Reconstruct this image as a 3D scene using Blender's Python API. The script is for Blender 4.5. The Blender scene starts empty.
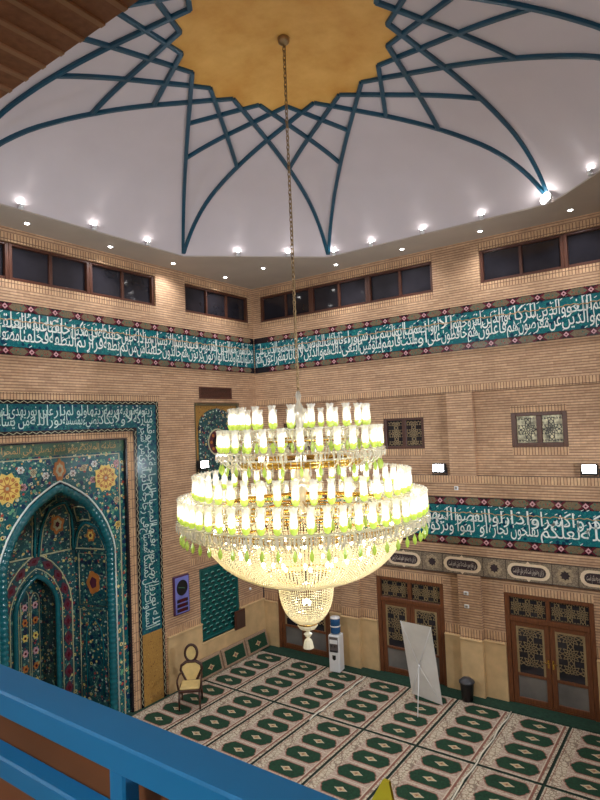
import bpy, math, random
import numpy as np
from mathutils import Vector, Matrix
random.seed(7)
PI = math.pi
COL = bpy.context.scene.collection
SC = bpy.context.scene

# ------------------------------------------------------------------ helpers
def lin(c):
    c /= 255.0
    return c / 12.92 if c <= 0.04045 else ((c + 0.055) / 1.055) ** 2.4
def rgb(r, g, b): return (lin(r), lin(g), lin(b), 1.0)

class NT:
    def __init__(self, name):
        self.m = bpy.data.materials.new(name); self.m.use_nodes = True
        self.t = self.m.node_tree; self.t.nodes.clear()
        self.out = self.t.nodes.new('ShaderNodeOutputMaterial')
    def n(self, typ, ins=None, **props):
        nd = self.t.nodes.new(typ)
        for k, v in props.items(): setattr(nd, k, v)
        for k, v in (ins or {}).items(): self.set(nd, k, v)
        return nd
    def set(self, nd, k, v):
        s = nd.inputs[k]
        if isinstance(v, bpy.types.NodeSocket): self.t.links.new(v, s)
        else: s.default_value = v
    def link(self, a, b): self.t.links.new(a, b)
    def math(self, op, a, b=None, c=None):
        nd = self.n('ShaderNodeMath', operation=op)
        for i, v in enumerate((a, b, c)):
            if v is not None: self.set(nd, i, v)
        return nd.outputs[0]
    def ramp(self, fac, stops, interp='LINEAR'):
        nd = self.n('ShaderNodeValToRGB', {'Fac': fac}); cr = nd.color_ramp; cr.interpolation = interp
        while len(cr.elements) < len(stops): cr.elements.new(0.5)
        for e, (p, c) in zip(cr.elements, stops): e.position = p; e.color = c
        return nd.outputs['Color']
    def mix(self, f, a, b, mode='MIX'):
        nd = self.n('ShaderNodeMix', data_type='RGBA', blend_type=mode)
        self.set(nd, 0, f); self.set(nd, 6, a); self.set(nd, 7, b)
        return nd.outputs[2]
    def obj(self):
        return self.n('ShaderNodeTexCoord').outputs['Object']
    def bsdf(self, **kw):
        b = self.n('ShaderNodeBsdfPrincipled')
        for k, v in kw.items(): self.set(b, k.replace('_', ' '), v)
        self.link(b.outputs[0], self.out.inputs['Surface'])
        return b
    def bump(self, b, h, strength=0.4, dist=0.02):
        nd = self.n('ShaderNodeBump', {'Height': h, 'Strength': strength, 'Distance': dist})
        self.link(nd.outputs[0], b.inputs['Normal'])

def plain(name, col, rough=0.5, metal=0.0, noise=0.12, scale=6.0, **kw):
    t = NT(name)
    nz = t.n('ShaderNodeTexNoise', {'Vector': t.obj(), 'Scale': scale, 'Detail': 4.0})
    d = tuple(c * (1 - noise * 1.6) for c in col[:3]) + (1,)
    l = tuple(min(1, c * (1 + noise)) for c in col[:3]) + (1,)
    c = t.ramp(nz.outputs['Fac'], [(0.3, d), (0.7, l)])
    t.bsdf(Base_Color=c, Roughness=rough, Metallic=metal, **kw)
    return t.m

def emit(name, col, strength):
    t = NT(name)
    e = t.n('ShaderNodeEmission', {'Color': col, 'Strength': strength})
    t.link(e.outputs[0], t.out.inputs['Surface'])
    return t.m

def brick_mat(name, soldier=False, w=0.30, h=0.064, base=None):
    t = NT(name)
    o = t.obj(); s = t.n('ShaderNodeSeparateXYZ', {0: o})
    u = t.math('ADD', s.outputs[0], s.outputs[1])
    if soldier: v = t.n('ShaderNodeCombineXYZ', {0: s.outputs[2], 1: u}).outputs[0]
    else: v = t.n('ShaderNodeCombineXYZ', {0: u, 1: s.outputs[2]}).outputs[0]
    a, b, m = base or (rgb(212, 174, 138), rgb(188, 149, 116), rgb(118, 86, 68))
    bk = t.n('ShaderNodeTexBrick', {'Vector': v, 'Color1': a, 'Color2': b, 'Mortar': m, 'Scale': 1.0,
             'Mortar Size': 0.009, 'Mortar Smooth': 0.4, 'Bias': -0.1, 'Brick Width': w, 'Row Height': h}, offset=0.0 if soldier else 0.5)
    if soldier: c = bk.outputs['Color']
    else:
        fl = t.n('ShaderNodeTexBrick', {'Vector': v, 'Color1': a, 'Color2': b, 'Mortar': b, 'Scale': 1.0, 'Mortar Size': 0.004, 'Bias': -0.1, 'Brick Width': w, 'Row Height': h}, offset=0.5).outputs['Color']
        fr = t.math('FRACT', t.math('DIVIDE', s.outputs[2], h))
        ln = t.math('SUBTRACT', 1.0, t.math('SMOOTH_MIN', t.math('MULTIPLY', t.math('PINGPONG', fr, 0.5), 3.6), 1.0, 0.2))
        ln = t.math('MAXIMUM', ln, 0.0)
        c = t.mix(t.math('MULTIPLY', ln, 0.9), fl, m)
    nz = t.n('ShaderNodeTexNoise', {'Vector': o, 'Scale': 1.3, 'Detail': 6.0, 'Roughness': 0.65})
    c = t.mix(0.45, c, t.ramp(nz.outputs['Fac'], [(0.3, (0.62, 0.6, 0.58, 1)), (0.7, (1.1, 1.08, 1.05, 1))]), 'MULTIPLY')
    nz2 = t.n('ShaderNodeTexNoise', {'Vector': o, 'Scale': 14.0, 'Detail': 3.0})
    c = t.mix(0.4, c, t.ramp(nz2.outputs['Fac'], [(0.3, (0.65, 0.63, 0.62, 1)), (0.7, (1.2, 1.2, 1.2, 1))]), 'MULTIPLY')
    bs = t.bsdf(Base_Color=c, Roughness=0.75)
    t.bump(bs, t.math('SUBTRACT', 1.0, bk.outputs['Fac']), 0.7, 0.012)
    return t.m

def floral_mat(name, base1, base2, dots, scale=5.0, rough=0.22, swirl=(150, 160, 120)):
    """glazed tile: dark ground, curling stems and many small blossoms"""
    t = NT(name); o = t.obj()
    nz = t.n('ShaderNodeTexNoise', {'Vector': o, 'Scale': 2.5, 'Detail': 2.0})
    ground = t.mix(nz.outputs['Fac'], base1, base2)
    # stems
    wv = t.n('ShaderNodeTexNoise', {'Vector': o, 'Scale': scale * 0.9, 'Detail': 1.0, 'Distortion': 1.2})
    st = t.math('LESS_THAN', t.math('PINGPONG', t.math('MULTIPLY', wv.outputs['Fac'], 5.0), 0.5), 0.07)
    c = t.mix(t.math('MULTIPLY', st, 0.6), ground, rgb(*swirl))
    for k, (col, sc, r0, r1) in enumerate(dots):
        off = t.n('ShaderNodeVectorMath', {0: o, 1: (3.1 * k + 1.7, 1.3 * k, 2.7 * k)}, operation='ADD').outputs[0]
        vo = t.n('ShaderNodeTexVoronoi', {'Vector': off, 'Scale': sc, 'Randomness': 0.75})
        c = t.mix(t.math('LESS_THAN', vo.outputs['Distance'], r1), c, rgb(*col))
        if r0: c = t.mix(t.math('LESS_THAN', vo.outputs['Distance'], r0), c, rgb(60, 30, 30) if k % 2 else rgb(225, 215, 180))
    t.bsdf(Base_Color=c, Roughness=rough)
    return t.m

def wood_mat(name, c1, c2, rough=0.4, scale=6.0):
    t = NT(name); o = t.obj()
    mp = t.n('ShaderNodeMapping', {'Vector': o, 'Scale': (9, 9, 0.8)})
    nz = t.n('ShaderNodeTexNoise', {'Vector': mp.outputs[0], 'Scale': scale, 'Detail': 5.0})
    c = t.ramp(nz.outputs['Fac'], [(0.3, c1), (0.7, c2)])
    t.bsdf(Base_Color=c, Roughness=rough)
    return t.m

class MB:
    """collects shapes into one mesh"""
    def __init__(self): self.v = []; self.f = []; self.mi = []; self.sm = []
    def add(self, vs, fs, m=0, smooth=False, M=None):
        b = len(self.v)
        self.v += [tuple(M @ Vector(p)) if M else tuple(p) for p in vs]
        for f in fs: self.f.append([i + b for i in f]); self.mi.append(m); self.sm.append(smooth)
        return self
    def box(self, x0, x1, y0, y1, z0, z1, m=0, M=None):
        vs = [(x0,y0,z0),(x1,y0,z0),(x1,y1,z0),(x0,y1,z0),(x0,y0,z1),(x1,y0,z1),(x1,y1,z1),(x0,y1,z1)]
        return self.add(vs, [(0,3,2,1),(4,5,6,7),(0,1,5,4),(1,2,6,5),(2,3,7,6),(3,0,4,7)], m, False, M)
    def bbox(self, x0, x1, y0, y1, z0, z1, b=0.01, m=0, M=None):
        """box with chamfered edges (all 12)"""
        vs = []; 
        xs=(x0,x1); ys=(y0,y1); zs=(z0,z1)
        idx = {}
        for i in (0,1):
            for j in (0,1):
                for k in (0,1):
                    sx = b if i==0 else -b; sy = b if j==0 else -b; sz = b if k==0 else -b
                    idx[i,j,k,'x'] = len(vs); vs.append((xs[i], ys[j]+sy, zs[k]+sz))
                    idx[i,j,k,'y'] = len(vs); vs.append((xs[i]+sx, ys[j], zs[k]+sz))
                    idx[i,j,k,'z'] = len(vs); vs.append((xs[i]+sx, ys[j]+sy, zs[k]))
        F = []
        I = lambda i,j,k,a: idx[i,j,k,a]
        for i in (0,1):
            q=[I(i,0,0,'x'),I(i,1,0,'x'),I(i,1,1,'x'),I(i,0,1,'x')]; F.append(q if i else q[::-1])
            q=[I(0,i,0,'y'),I(1,i,0,'y'),I(1,i,1,'y'),I(0,i,1,'y')]; F.append(q[::-1] if i else q)
            q=[I(0,0,i,'z'),I(1,0,i,'z'),I(1,1,i,'z'),I(0,1,i,'z')]; F.append(q if i else q[::-1])
        for j in (0,1):
            for k in (0,1):
                F.append([I(0,j,k,'y'),I(1,j,k,'y'),I(1,j,k,'z'),I(0,j,k,'z')])
                F.append([I(j,0,k,'x'),I(j,1,k,'x'),I(j,1,k,'z'),I(j,0,k,'z')])
                F.append([I(j,k,0,'x'),I(j,k,1,'x'),I(j,k,1,'y'),I(j,k,0,'y')])
        for i in (0,1):
            for j in (0,1):
                for k in (0,1): F.append([I(i,j,k,'x'),I(i,j,k,'y'),I(i,j,k,'z')])
        return self.add(vs, F, m, False, M)
    def lathe(self, prof, n=12, m=0, M=None, smooth=True, caps=True, sx=1.0, sy=1.0):
        vs = []; fs = []
        for r, z in prof:
            for i in range(n):
                a = 2*PI*i/n; vs.append((r*math.cos(a)*sx, r*math.sin(a)*sy, z))
        for k in range(len(prof)-1):
            for i in range(n):
                j = (i+1) % n; fs.append((k*n+i, k*n+j, (k+1)*n+j, (k+1)*n+i))
        if caps:
            if prof[0][0] > 1e-4: fs.append(tuple(range(n))[::-1])
            if prof[-1][0] > 1e-4: fs.append(tuple(range((len(prof)-1)*n, len(prof)*n)))
        return self.add(vs, fs, m, smooth, M)
    def tube(self, pts, r, n=6, m=0, M=None, closed=False, smooth=True):
        pts = [Vector(p) for p in pts]; N = len(pts)
        rs = r if isinstance(r, (list, tuple)) else [r]*N
        vs = []; fs = []; up = None
        for i, p in enumerate(pts):
            if closed: t = pts[(i+1) % N] - pts[i-1]
            else: t = pts[min(i+1, N-1)] - pts[max(i-1, 0)]
            t.normalize()
            if up is None:
                up = Vector((0,0,1)) if abs(t.z) < 0.9 else Vector((1,0,0))
            s = t.cross(up); 
            if s.length < 1e-5: s = t.orthogonal()
            s.normalize(); up = s.cross(t).normalized()
            for k in range(n):
                a = 2*PI*k/n
                vs.append(p + s*(math.cos(a)*rs[i]) + up*(math.sin(a)*rs[i]))
        R = N if closed else N-1
        for i in range(R):
            j = (i+1) % N
            for k in range(n):
                l = (k+1) % n; fs.append((i*n+k, i*n+l, j*n+l, j*n+k))
        if not closed: fs += [tuple(range(n))[::-1], tuple(range((N-1)*n, N*n))]
        return self.add(vs, fs, m, smooth, M)
    def bar(self, a, b, w, d, m=0, nrm=(0,1,0), M=None):
        """rectangular bar from a to b; w across, d along nrm"""
        a = Vector(a); b = Vector(b); t = (b-a); 
        if t.length < 1e-6: return self
        t.normalize(); nn = Vector(nrm); s = t.cross(nn).normalized()
        vs = []
        for p in (a, b):
            for (i, j) in ((-1,-1),(1,-1),(1,1),(-1,1)): vs.append(p + s*(w/2*i) + nn*(d/2*j))
        return self.add(vs, [(3,2,1,0),(4,5,6,7),(0,1,5,4),(1,2,6,5),(2,3,7,6),(3,0,4,7)], m, False, M)
    def prism(self, poly, y0, y1, m=0, M=None, axis='y'):
        """extrude a 2D polygon given in (x,z) along y (axis 'y') or in (x,y) along z"""
        n = len(poly)
        if axis == 'y': vs = [(p[0], y0, p[1]) for p in poly] + [(p[0], y1, p[1]) for p in poly]
        else: vs = [(p[0], p[1], y0) for p in poly] + [(p[0], p[1], y1) for p in poly]
        fs = [tuple(range(n)), tuple(range(n, 2*n))[::-1]]
        for i in range(n):
            j = (i+1) % n; fs.append((i, i+n, j+n, j))
        return self.add(vs, fs, m, False, M)
    def mesh(self, name, mats):
        me = bpy.data.meshes.new(name); me.from_pydata(self.v, [], self.f); me.update()
        for mt in (mats if isinstance(mats, (list, tuple)) else [mats]): me.materials.append(mt)
        me.polygons.foreach_set('material_index', self.mi); me.polygons.foreach_set('use_smooth', self.sm)
        return me
    def build(self, name, mats, parent=None, loc=None, rz=0.0, fix=True):
        me = self.mesh(name, mats)
        if fix:
            import bmesh
            bm = bmesh.new(); bm.from_mesh(me); bmesh.ops.recalc_face_normals(bm, faces=bm.faces); bm.to_mesh(me); bm.free()
        return link(name, me, parent, loc, rz)

def link(name, data, parent=None, loc=None, rz=0.0):
    o = bpy.data.objects.new(name, data); COL.objects.link(o)
    if parent: o.parent = parent
    if loc is not None: o.location = loc
    if rz: o.rotation_euler = (0, 0, rz)
    return o
def tag(o, label=None, cat=None, group=None, kind=None):
    if label: o['label'] = label
    if cat: o['category'] = cat
    if group: o['group'] = group
    if kind: o['kind'] = kind
    return o
def thing(name, label, cat, loc=(0,0,0), rz=0.0, group=None):
    return tag(link(name, None, None, loc, rz), label, cat, group)
def copy_tree(o, parent=None):
    c = o.copy(); COL.objects.link(c); c.parent = parent
    for ch in list(o.children): copy_tree(ch, c)
    return c
ORD = ['first','second','third','fourth','fifth','sixth','seventh','eighth','ninth','tenth','eleventh','twelfth']
LROT = PI/2            # the left wall's own frame: X runs to the right along the wall, Y into the wall
def Lw(u, z=0.0, y=0.0): return (-y, -u, z)      # world point on the left wall

# ------------------------------------------------------------------ materials
M = {}
M['brick'] = brick_mat('tan_brick')
M['soldier'] = brick_mat('soldier_brick', True, w=0.235, h=0.07, base=(rgb(214,176,136), rgb(194,152,116), rgb(104,76,60)))
M['plinth'] = plain('beige_stone', rgb(202,170,124), 0.55, noise=0.10, scale=3.0)
M['plaster'] = plain('white_plaster', rgb(200,190,194), 0.6, noise=0.02, scale=1.5)
M['soffit'] = plain('soffit_plaster', rgb(176,164,152), 0.7, noise=0.03, scale=1.5)
M['gold_paint'] = None
M['rib'] = plain('teal_paint', rgb(18,70,92), 0.3, noise=0.12, scale=2.0)
M['tile'] = floral_mat('teal_tile', rgb(18,84,96), rgb(28,106,112), [((60,140,138), 8.0, 0, 0.2), ((12,54,78), 7.0, 0, 0.34)], 6.0, 0.16, (50,150,138))
M['tile_deep'] = floral_mat('deep_teal_tile', rgb(20,72,86), rgb(28,94,100), [((80,136,126), 8.0, 0, 0.2), ((14,54,84), 8.0, 0, 0.3)], 6.0, 0.18, (60,140,130))
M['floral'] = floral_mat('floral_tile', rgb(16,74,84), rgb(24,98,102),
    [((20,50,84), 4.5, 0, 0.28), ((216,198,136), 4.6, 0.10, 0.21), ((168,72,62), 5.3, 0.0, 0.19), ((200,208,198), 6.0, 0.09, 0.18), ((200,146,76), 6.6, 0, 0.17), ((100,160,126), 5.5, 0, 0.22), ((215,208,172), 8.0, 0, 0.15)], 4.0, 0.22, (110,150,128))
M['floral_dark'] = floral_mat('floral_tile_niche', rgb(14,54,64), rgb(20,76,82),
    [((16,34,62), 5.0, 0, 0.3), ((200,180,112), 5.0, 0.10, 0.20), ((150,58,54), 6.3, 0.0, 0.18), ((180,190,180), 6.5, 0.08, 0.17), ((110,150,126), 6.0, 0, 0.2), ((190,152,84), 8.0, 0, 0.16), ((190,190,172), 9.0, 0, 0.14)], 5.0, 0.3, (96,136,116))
M['lintel'] = floral_mat('green_lintel_tile', rgb(40,76,62), rgb(58,98,72), [((170,160,110), 7.0, 0, 0.2), ((24,54,60), 8.0, 0, 0.25)], 9.0, 0.3, (130,130,84))
M['gold_tile'] = floral_mat('golden_tile', rgb(150,112,56), rgb(176,134,70), [((110,66,34), 9.0, 0, 0.16), ((214,190,120), 11.0, 0, 0.12)], 9.0, 0.3, (90,60,34))
M['turq'] = plain('turquoise_glaze', rgb(24,92,100), 0.2, noise=0.15, scale=9.0)
M['white_glaze'] = plain('white_glaze', rgb(226,232,226), 0.3, noise=0.04)
M['cream_glaze'] = plain('cream_glaze', rgb(180,176,142), 0.3, noise=0.08)
M['maroon'] = plain('maroon_glaze', rgb(88,28,40), 0.25, noise=0.15)
M['olive'] = floral_mat('olive_glaze', rgb(104,90,70), rgb(124,108,84), [((70,100,84), 12.0, 0, 0.28), ((130,60,56), 14.0, 0, 0.25)], 14.0, 0.25, (60,50,40))
M['black_glaze'] = plain('black_glaze', rgb(30,24,30), 0.25)
M['pink'] = plain('pink_glaze', rgb(196,150,154), 0.3, noise=0.05)
M['yellow'] = plain('yellow_glaze', rgb(226,196,104), 0.3, noise=0.06)
M['amber'] = plain('amber_glaze', rgb(176,108,52), 0.3)
M['plum'] = plain('plum_glaze', rgb(84,38,52), 0.3)
M['ochre'] = plain('ochre_glaze', rgb(180,140,84), 0.3)
M['wood'] = wood_mat('brown_door_wood', rgb(88,50,28), rgb(124,74,44))
M['wood_dark'] = wood_mat('dark_window_wood', rgb(64,35,25), rgb(88,50,34))
M['lattice'] = plain('lattice_wood', rgb(150,128,92), 0.5)
M['lattice_dark'] = plain('lattice_dark', rgb(44,42,44), 0.5)
M['glass_dark'] = plain('dark_window_glass', rgb(40,38,44), 0.07, noise=0.2, scale=2.0)
M['glass_frost'] = plain('frosted_glass', rgb(112,108,104), 0.16, noise=0.18, scale=2.0)
M['glass_reflection'] = plain('painted_reflection_glass', rgb(206,196,160), 0.4, noise=0.5, scale=9.0)  # mottled cream paints the chandelier's reflection into the pane colour
M['white_metal'] = plain('white_enamel', rgb(226,226,226), 0.35, noise=0.02)
M['black_plastic'] = plain('black_plastic', rgb(24,24,26), 0.4)
M['blue_paint'] = plain('blue_paint', rgb(6,120,180), 0.5, noise=0.08, scale=1.5)
M['parapet'] = plain('brown_parapet', rgb(122,74,42), 0.6, noise=0.16, scale=2.0)
M['green_carpet'] = plain('green_carpet', rgb(22,58,42), 0.95, noise=0.25, scale=14.0)
M['stone_grey'] = plain('grey_marble', rgb(150,140,128), 0.4)
M['gold'] = plain('gilt_brass', rgb(214,170,84), 0.25, metal=1.0, noise=0.1)
M['chain'] = plain('old_brass', rgb(150,124,88), 0.4, metal=0.7, noise=0.15)
M['lime'] = None

def gold_dome():
    t = NT('golden_dome_paint'); o = t.obj()
    nz = t.n('ShaderNodeTexNoise', {'Vector': o, 'Scale': 1.6, 'Detail': 6.0, 'Roughness': 0.6})
    c = t.ramp(nz.outputs['Fac'], [(0.3, rgb(206,146,62)), (0.7, rgb(228,178,96))])
    t.bsdf(Base_Color=c, Roughness=0.45, Metallic=0.0)
    return t.m
M['gold_paint'] = gold_dome()

def glassy(name, col, tr=0.55, rough=0.12, trans=0.35):
    """thin clear crystal: part see-through, part glittering, part glowing through"""
    t = NT(name)
    a = t.n('ShaderNodeBsdfTransparent', {'Color': col})
    g = t.n('ShaderNodeBsdfGlossy', {'Color': (1,1,1,1), 'Roughness': rough})
    d = t.n('ShaderNodeBsdfTranslucent', {'Color': col})
    dd = t.n('ShaderNodeBsdfDiffuse', {'Color': col})
    s0 = t.n('ShaderNodeMixShader', {0: 0.5, 1: d.outputs[0], 2: dd.outputs[0]})
    s1 = t.n('ShaderNodeMixShader', {0: trans, 1: g.outputs[0], 2: s0.outputs[0]})
    s2 = t.n('ShaderNodeMixShader', {0: tr, 1: s1.outputs[0], 2: a.outputs[0]})
    t.link(s2.outputs[0], t.out.inputs['Surface'])
    return t.m
M['shade'] = glassy('frosted_tulip_glass', (0.97,0.95,0.88,1), 0.5, 0.2, 0.85)
M['crystal'] = glassy('clear_crystal', (0.96,0.94,0.86,1), 0.45, 0.1, 0.5)
M['lime'] = glassy('lime_green_glass', (0.56,0.72,0.13,1), 0.12, 0.2, 0.85)
M['bead'] = glassy('crystal_beads', (0.99,0.94,0.76,1), 0.12, 0.12, 0.8)
M['bulb'] = emit('warm_bulb', (1.0, 0.92, 0.74, 1), 2.6)
M['bulb_in'] = emit('warm_inner_bulb', (1.0, 0.86, 0.58, 1), 30.0)
M['led'] = emit('white_led', (1.0, 0.97, 0.93, 1), 30.0)
M['led_small'] = emit('white_downlight', (1.0, 0.97, 0.93, 1), 14.0)
M['flood'] = emit('white_flood', (0.96, 0.98, 1.0, 1), 15.0)
M['gal'] = emit('added_gallery_lamp', (0.95, 0.99, 1.0, 1), 95.0)  # glow of the unseen lamps added in the gallery
M['red_led'] = emit('red_digits', (0.6, 0.05, 0.08, 1), 0.10)

def carpet_speckle(name, a, b, c1, c2, sc):
    t = NT(name); o = t.obj()
    vo = t.n('ShaderNodeTexVoronoi', {'Vector': o, 'Scale': sc})
    w = t.n('ShaderNodeTexVoronoi', {'Vector': o, 'Scale': sc*0.7}, feature='DISTANCE_TO_EDGE')
    nz = t.n('ShaderNodeTexNoise', {'Vector': o, 'Scale': 5.0, 'Detail': 3.0})
    c = t.mix(nz.outputs['Fac'], a, b)
    c = t.mix(t.math('MULTIPLY', t.math('LESS_THAN', w.outputs['Distance'], 0.07), 0.75), c, c1)
    c = t.mix(t.math('LESS_THAN', vo.outputs['Distance'], 0.2), c, c2)
    t.bsdf(Base_Color=c, Roughness=0.95)
    return t.m
M['rug_cream'] = carpet_speckle('rug_cream_floral', rgb(188,174,152), rgb(204,192,170), rgb(112,90,76), rgb(124,64,58), 17.0)
M['rug_rose'] = carpet_speckle('rug_rose_band', rgb(176,158,142), rgb(190,172,156), rgb(150,118,106), rgb(120,74,66), 26.0)
M['rug_stripe'] = plain('rug_brick_stripe', rgb(140,92,78), 0.95, noise=0.3, scale=40)
M['rug_pale'] = plain('rug_pale_line', rgb(204,188,168), 0.95, noise=0.1, scale=40)
M['rug_green'] = plain('rug_green', rgb(16,58,36), 0.95, noise=0.3, scale=30)
M['rug_dark'] = plain('rug_dark_edge', rgb(28,34,28), 0.95, noise=0.2, scale=30)
M['rug_gold'] = plain('rug_lozenge', rgb(190,164,120), 0.95, noise=0.25, scale=40)

# ------------------------------------------------------------------ Arabic lettering
LET = {}
def _l(ch, iso, fin=None, ini=None, med=None): LET[ch] = (iso, fin, ini, med)
for ch, b, dual in [('ا',0xFE8D,0),('ب',0xFE8F,1),('ة',0xFE93,0),('ت',0xFE95,1),('ث',0xFE99,1),('ج',0xFE9D,1),('ح',0xFEA1,1),('خ',0xFEA5,1),
    ('د',0xFEA9,0),('ذ',0xFEAB,0),('ر',0xFEAD,0),('ز',0xFEAF,0),('س',0xFEB1,1),('ش',0xFEB5,1),('ص',0xFEB9,1),('ض',0xFEBD,1),('ط',0xFEC1,1),('ظ',0xFEC5,1),
    ('ع',0xFEC9,1),('غ',0xFECD,1),('ف',0xFED1,1),('ق',0xFED5,1),('ك',0xFED9,1),('ل',0xFEDD,1),('م',0xFEE1,1),('ن',0xFEE5,1),('ه',0xFEE9,1),('و',0xFEED,0),
    ('ى',0xFEEF,0),('ي',0xFEF1,1),('أ',0xFE83,0),('إ',0xFE87,0),('آ',0xFE81,0),('ؤ',0xFE85,0),('ئ',0xFE89,1),('چ',0xFB7A,1),('پ',0xFB56,1),('ک',0xFB8E,1),('گ',0xFB92,1),('ی',0xFBFC,1),('ژ',0xFB8A,0)]:
    _l(ch, b, b+1, b+2 if dual else None, b+3 if dual else None)
LET['ء'] = (0xFE80, None, None, None)
LAMALEF = {'ا':0xFEFB,'أ':0xFEF7,'آ':0xFEF5,'إ':0xFEF9}
def shape(s):
    out = []; prev = False; i = 0
    while i < len(s):
        ch = s[i]
        if ch == 'ل' and i+1 < len(s) and s[i+1] in LAMALEF:
            out.append(chr(LAMALEF[s[i+1]] + (1 if prev else 0))); prev = False; i += 2; continue
        if ch not in LET: out.append(ch); prev = False; i += 1; continue
        iso, fin, ini, med = LET[ch]
        nx = s[i+1] if i+1 < len(s) else ' '
        nj = nx in LET and LET[nx][1] is not None and ini is not None
        if prev and fin: code = med if nj else fin
        else: code = ini if nj else iso
        out.append(chr(code)); prev = nj; i += 1
    return ''.join(reversed(out))
def text_into(mb, s, xr, xl, z0, h, y, m=0, M_=None, asc=1.0, thick=0.004, rot=False, bold=0.002, harakat=False):
    """lettering s written right to left from xr to xl, base line z0, letter height h, standing proud of plane y"""
    cu = bpy.data.curves.new('lettering', 'FONT'); cu.body = shape(s); cu.resolution_u = 2; cu.offset = bold
    ob = bpy.data.objects.new('lettering', cu); COL.objects.link(ob)
    me = bpy.data.meshes.new_from_object(ob.evaluated_get(bpy.context.evaluated_depsgraph_get()))
    xs = [v.co.x for v in me.vertices]; x0, x1 = min(xs), max(xs)
    k = (xr - xl) / (x1 - x0)
    if harakat:
        rnd = random.Random(len(s)*7+int(abs(xr)*10)); nn = int((xr-xl)/0.10)
        for i in range(nn):
            x = xl+(xr-xl)*(i+rnd.random()*0.6)/max(nn,1); zz = z0+h*rnd.choice((-0.22,0.62,0.75,0.9)); q = 0.028
            mb.bar((x-q,y,zz-q*0.6),(x+q,y,zz+q*0.6),0.016,0.004,m,(0,1,0),M_)
    vs = []
    for v in me.vertices:
        yy = v.co.y
        if yy > 0.42: yy = 0.42 + (yy - 0.42) * asc
        vs.append((xl + (v.co.x - x0) * k, y, z0 + yy * h))
    mb.add(vs, [tuple(p.vertices) for p in me.polygons], m, False, M_)
    bpy.data.objects.remove(ob); bpy.data.curves.remove(cu); bpy.data.meshes.remove(me)

# ------------------------------------------------------------------ the walls
def gridwall(name, xs, zs, depth, mat, mats, rz=0.0, loc=(0,0,0), back=0.32):
    mb = MB(); D = {}
    nx, nz = len(xs)-1, len(zs)-1
    for i in range(nx):
        for j in range(nz): D[i,j] = depth((xs[i]+xs[i+1])/2, (zs[j]+zs[j+1])/2)
    for i in range(nx):
        for j in range(nz):
            x0,x1,z0,z1 = xs[i],xs[i+1],zs[j],zs[j+1]; d = D[i,j]
            mm = mat((x0+x1)/2, (z0+z1)/2)
            if d is not None: mb.add([(x0,d,z0),(x1,d,z0),(x1,d,z1),(x0,d,z1)], [(0,1,2,3)], mm)
            dd = back if d is None else d
            for (i2,j2,a,b) in ((i+1,j,(x1,z0),(x1,z1)),(i,j+1,(x0,z1),(x1,z1))):
                if (i2,j2) in D:
                    e = D[i2,j2]; ee = back if e is None else e
                    if abs(ee-dd) > 1e-6:
                        m2 = mm if ee > dd else mat((xs[i2]+xs[i2+1])/2, (zs[j2]+zs[j2+1])/2)
                        mb.add([(a[0],dd,a[1]),(b[0],dd,b[1]),(b[0],ee,b[1]),(a[0],ee,a[1])], [(0,1,2,3)], m2)
    o = mb.build(name, mats, None, loc, rz, fix=False)
    tag(o, kind='structure'); return o

ZC = 11.3
RX, RY = 13.25, -13.55
inr = lambda v, a, b: a < v < b
def zlist(*a): return sorted(set(a))

# right wall (runs along +x at y = 0)
bays = [(0.54, 2.49), (4.05, 6.0), (7.54, 9.52), (11.05, 13.0)]
piers = [(2.95, 3.54), (6.45, 7.02), (9.96, 10.54)]
recs = [(0.55, 3.05), (3.72, 6.37), (7.04, 10.06), (10.73, 13.0)]
midw = [(0.95, 2.15), (4.45, 5.65), (7.92, 9.19)]
upw = [(0.30, 6.17), (7.41, 13.1)]
xs = sorted({0.0, RX, *[v for p in bays+piers+recs+midw+upw for v in p], *[p[0]-0.0 for p in bays]})
zs = zlist(0, 1.38, 1.62, 2.6, 2.78, 2.93, 5.22, 5.40, 5.9, 6.08, 6.92, 7.08, 7.5, 7.68, 10.0, 10.17, 11.0, 11.18, ZC+0.05)
def r_depth(x, z):
    if any(inr(x,*w) for w in upw) and inr(z,10.17,11.0): return None
    if any(inr(x,*w) for w in midw) and inr(z,6.08,6.92): return None
    if any(inr(x,*r) for r in recs) and inr(z,5.40,7.5): return 0.16
    if z < 2.93:
        if any(inr(x,*b) for b in bays) and z < 2.6: return None
        d = 0.05
        if any(inr(x,*p) for p in piers): d = -0.08
        if z < 1.38: d -= 0.05
        return d
    if inr(z,5.22,5.40): return -0.05
    return 0.0
def r_mat(x, z):
    if z < 1.38: return 2
    if inr(z,1.38,1.62): return 1
    if inr(z,2.6,2.78) and any(inr(x,*b) for b in bays): return 1
    if inr(z,5.22,5.40) or inr(z,7.5,7.68): return 1
    if any(inr(x,*w) for w in midw) and (inr(z,5.9,6.08) or inr(z,6.92,7.08)): return 1
    if inr(z,10.0,10.17) or inr(z,11.0,11.18): return 1 if any(inr(x,*w) for w in upw) else 0
    return 0
BM = [M['brick'], M['soldier'], M['plinth']]
gridwall('wall_right', xs, zs, r_depth, r_mat, BM)

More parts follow.
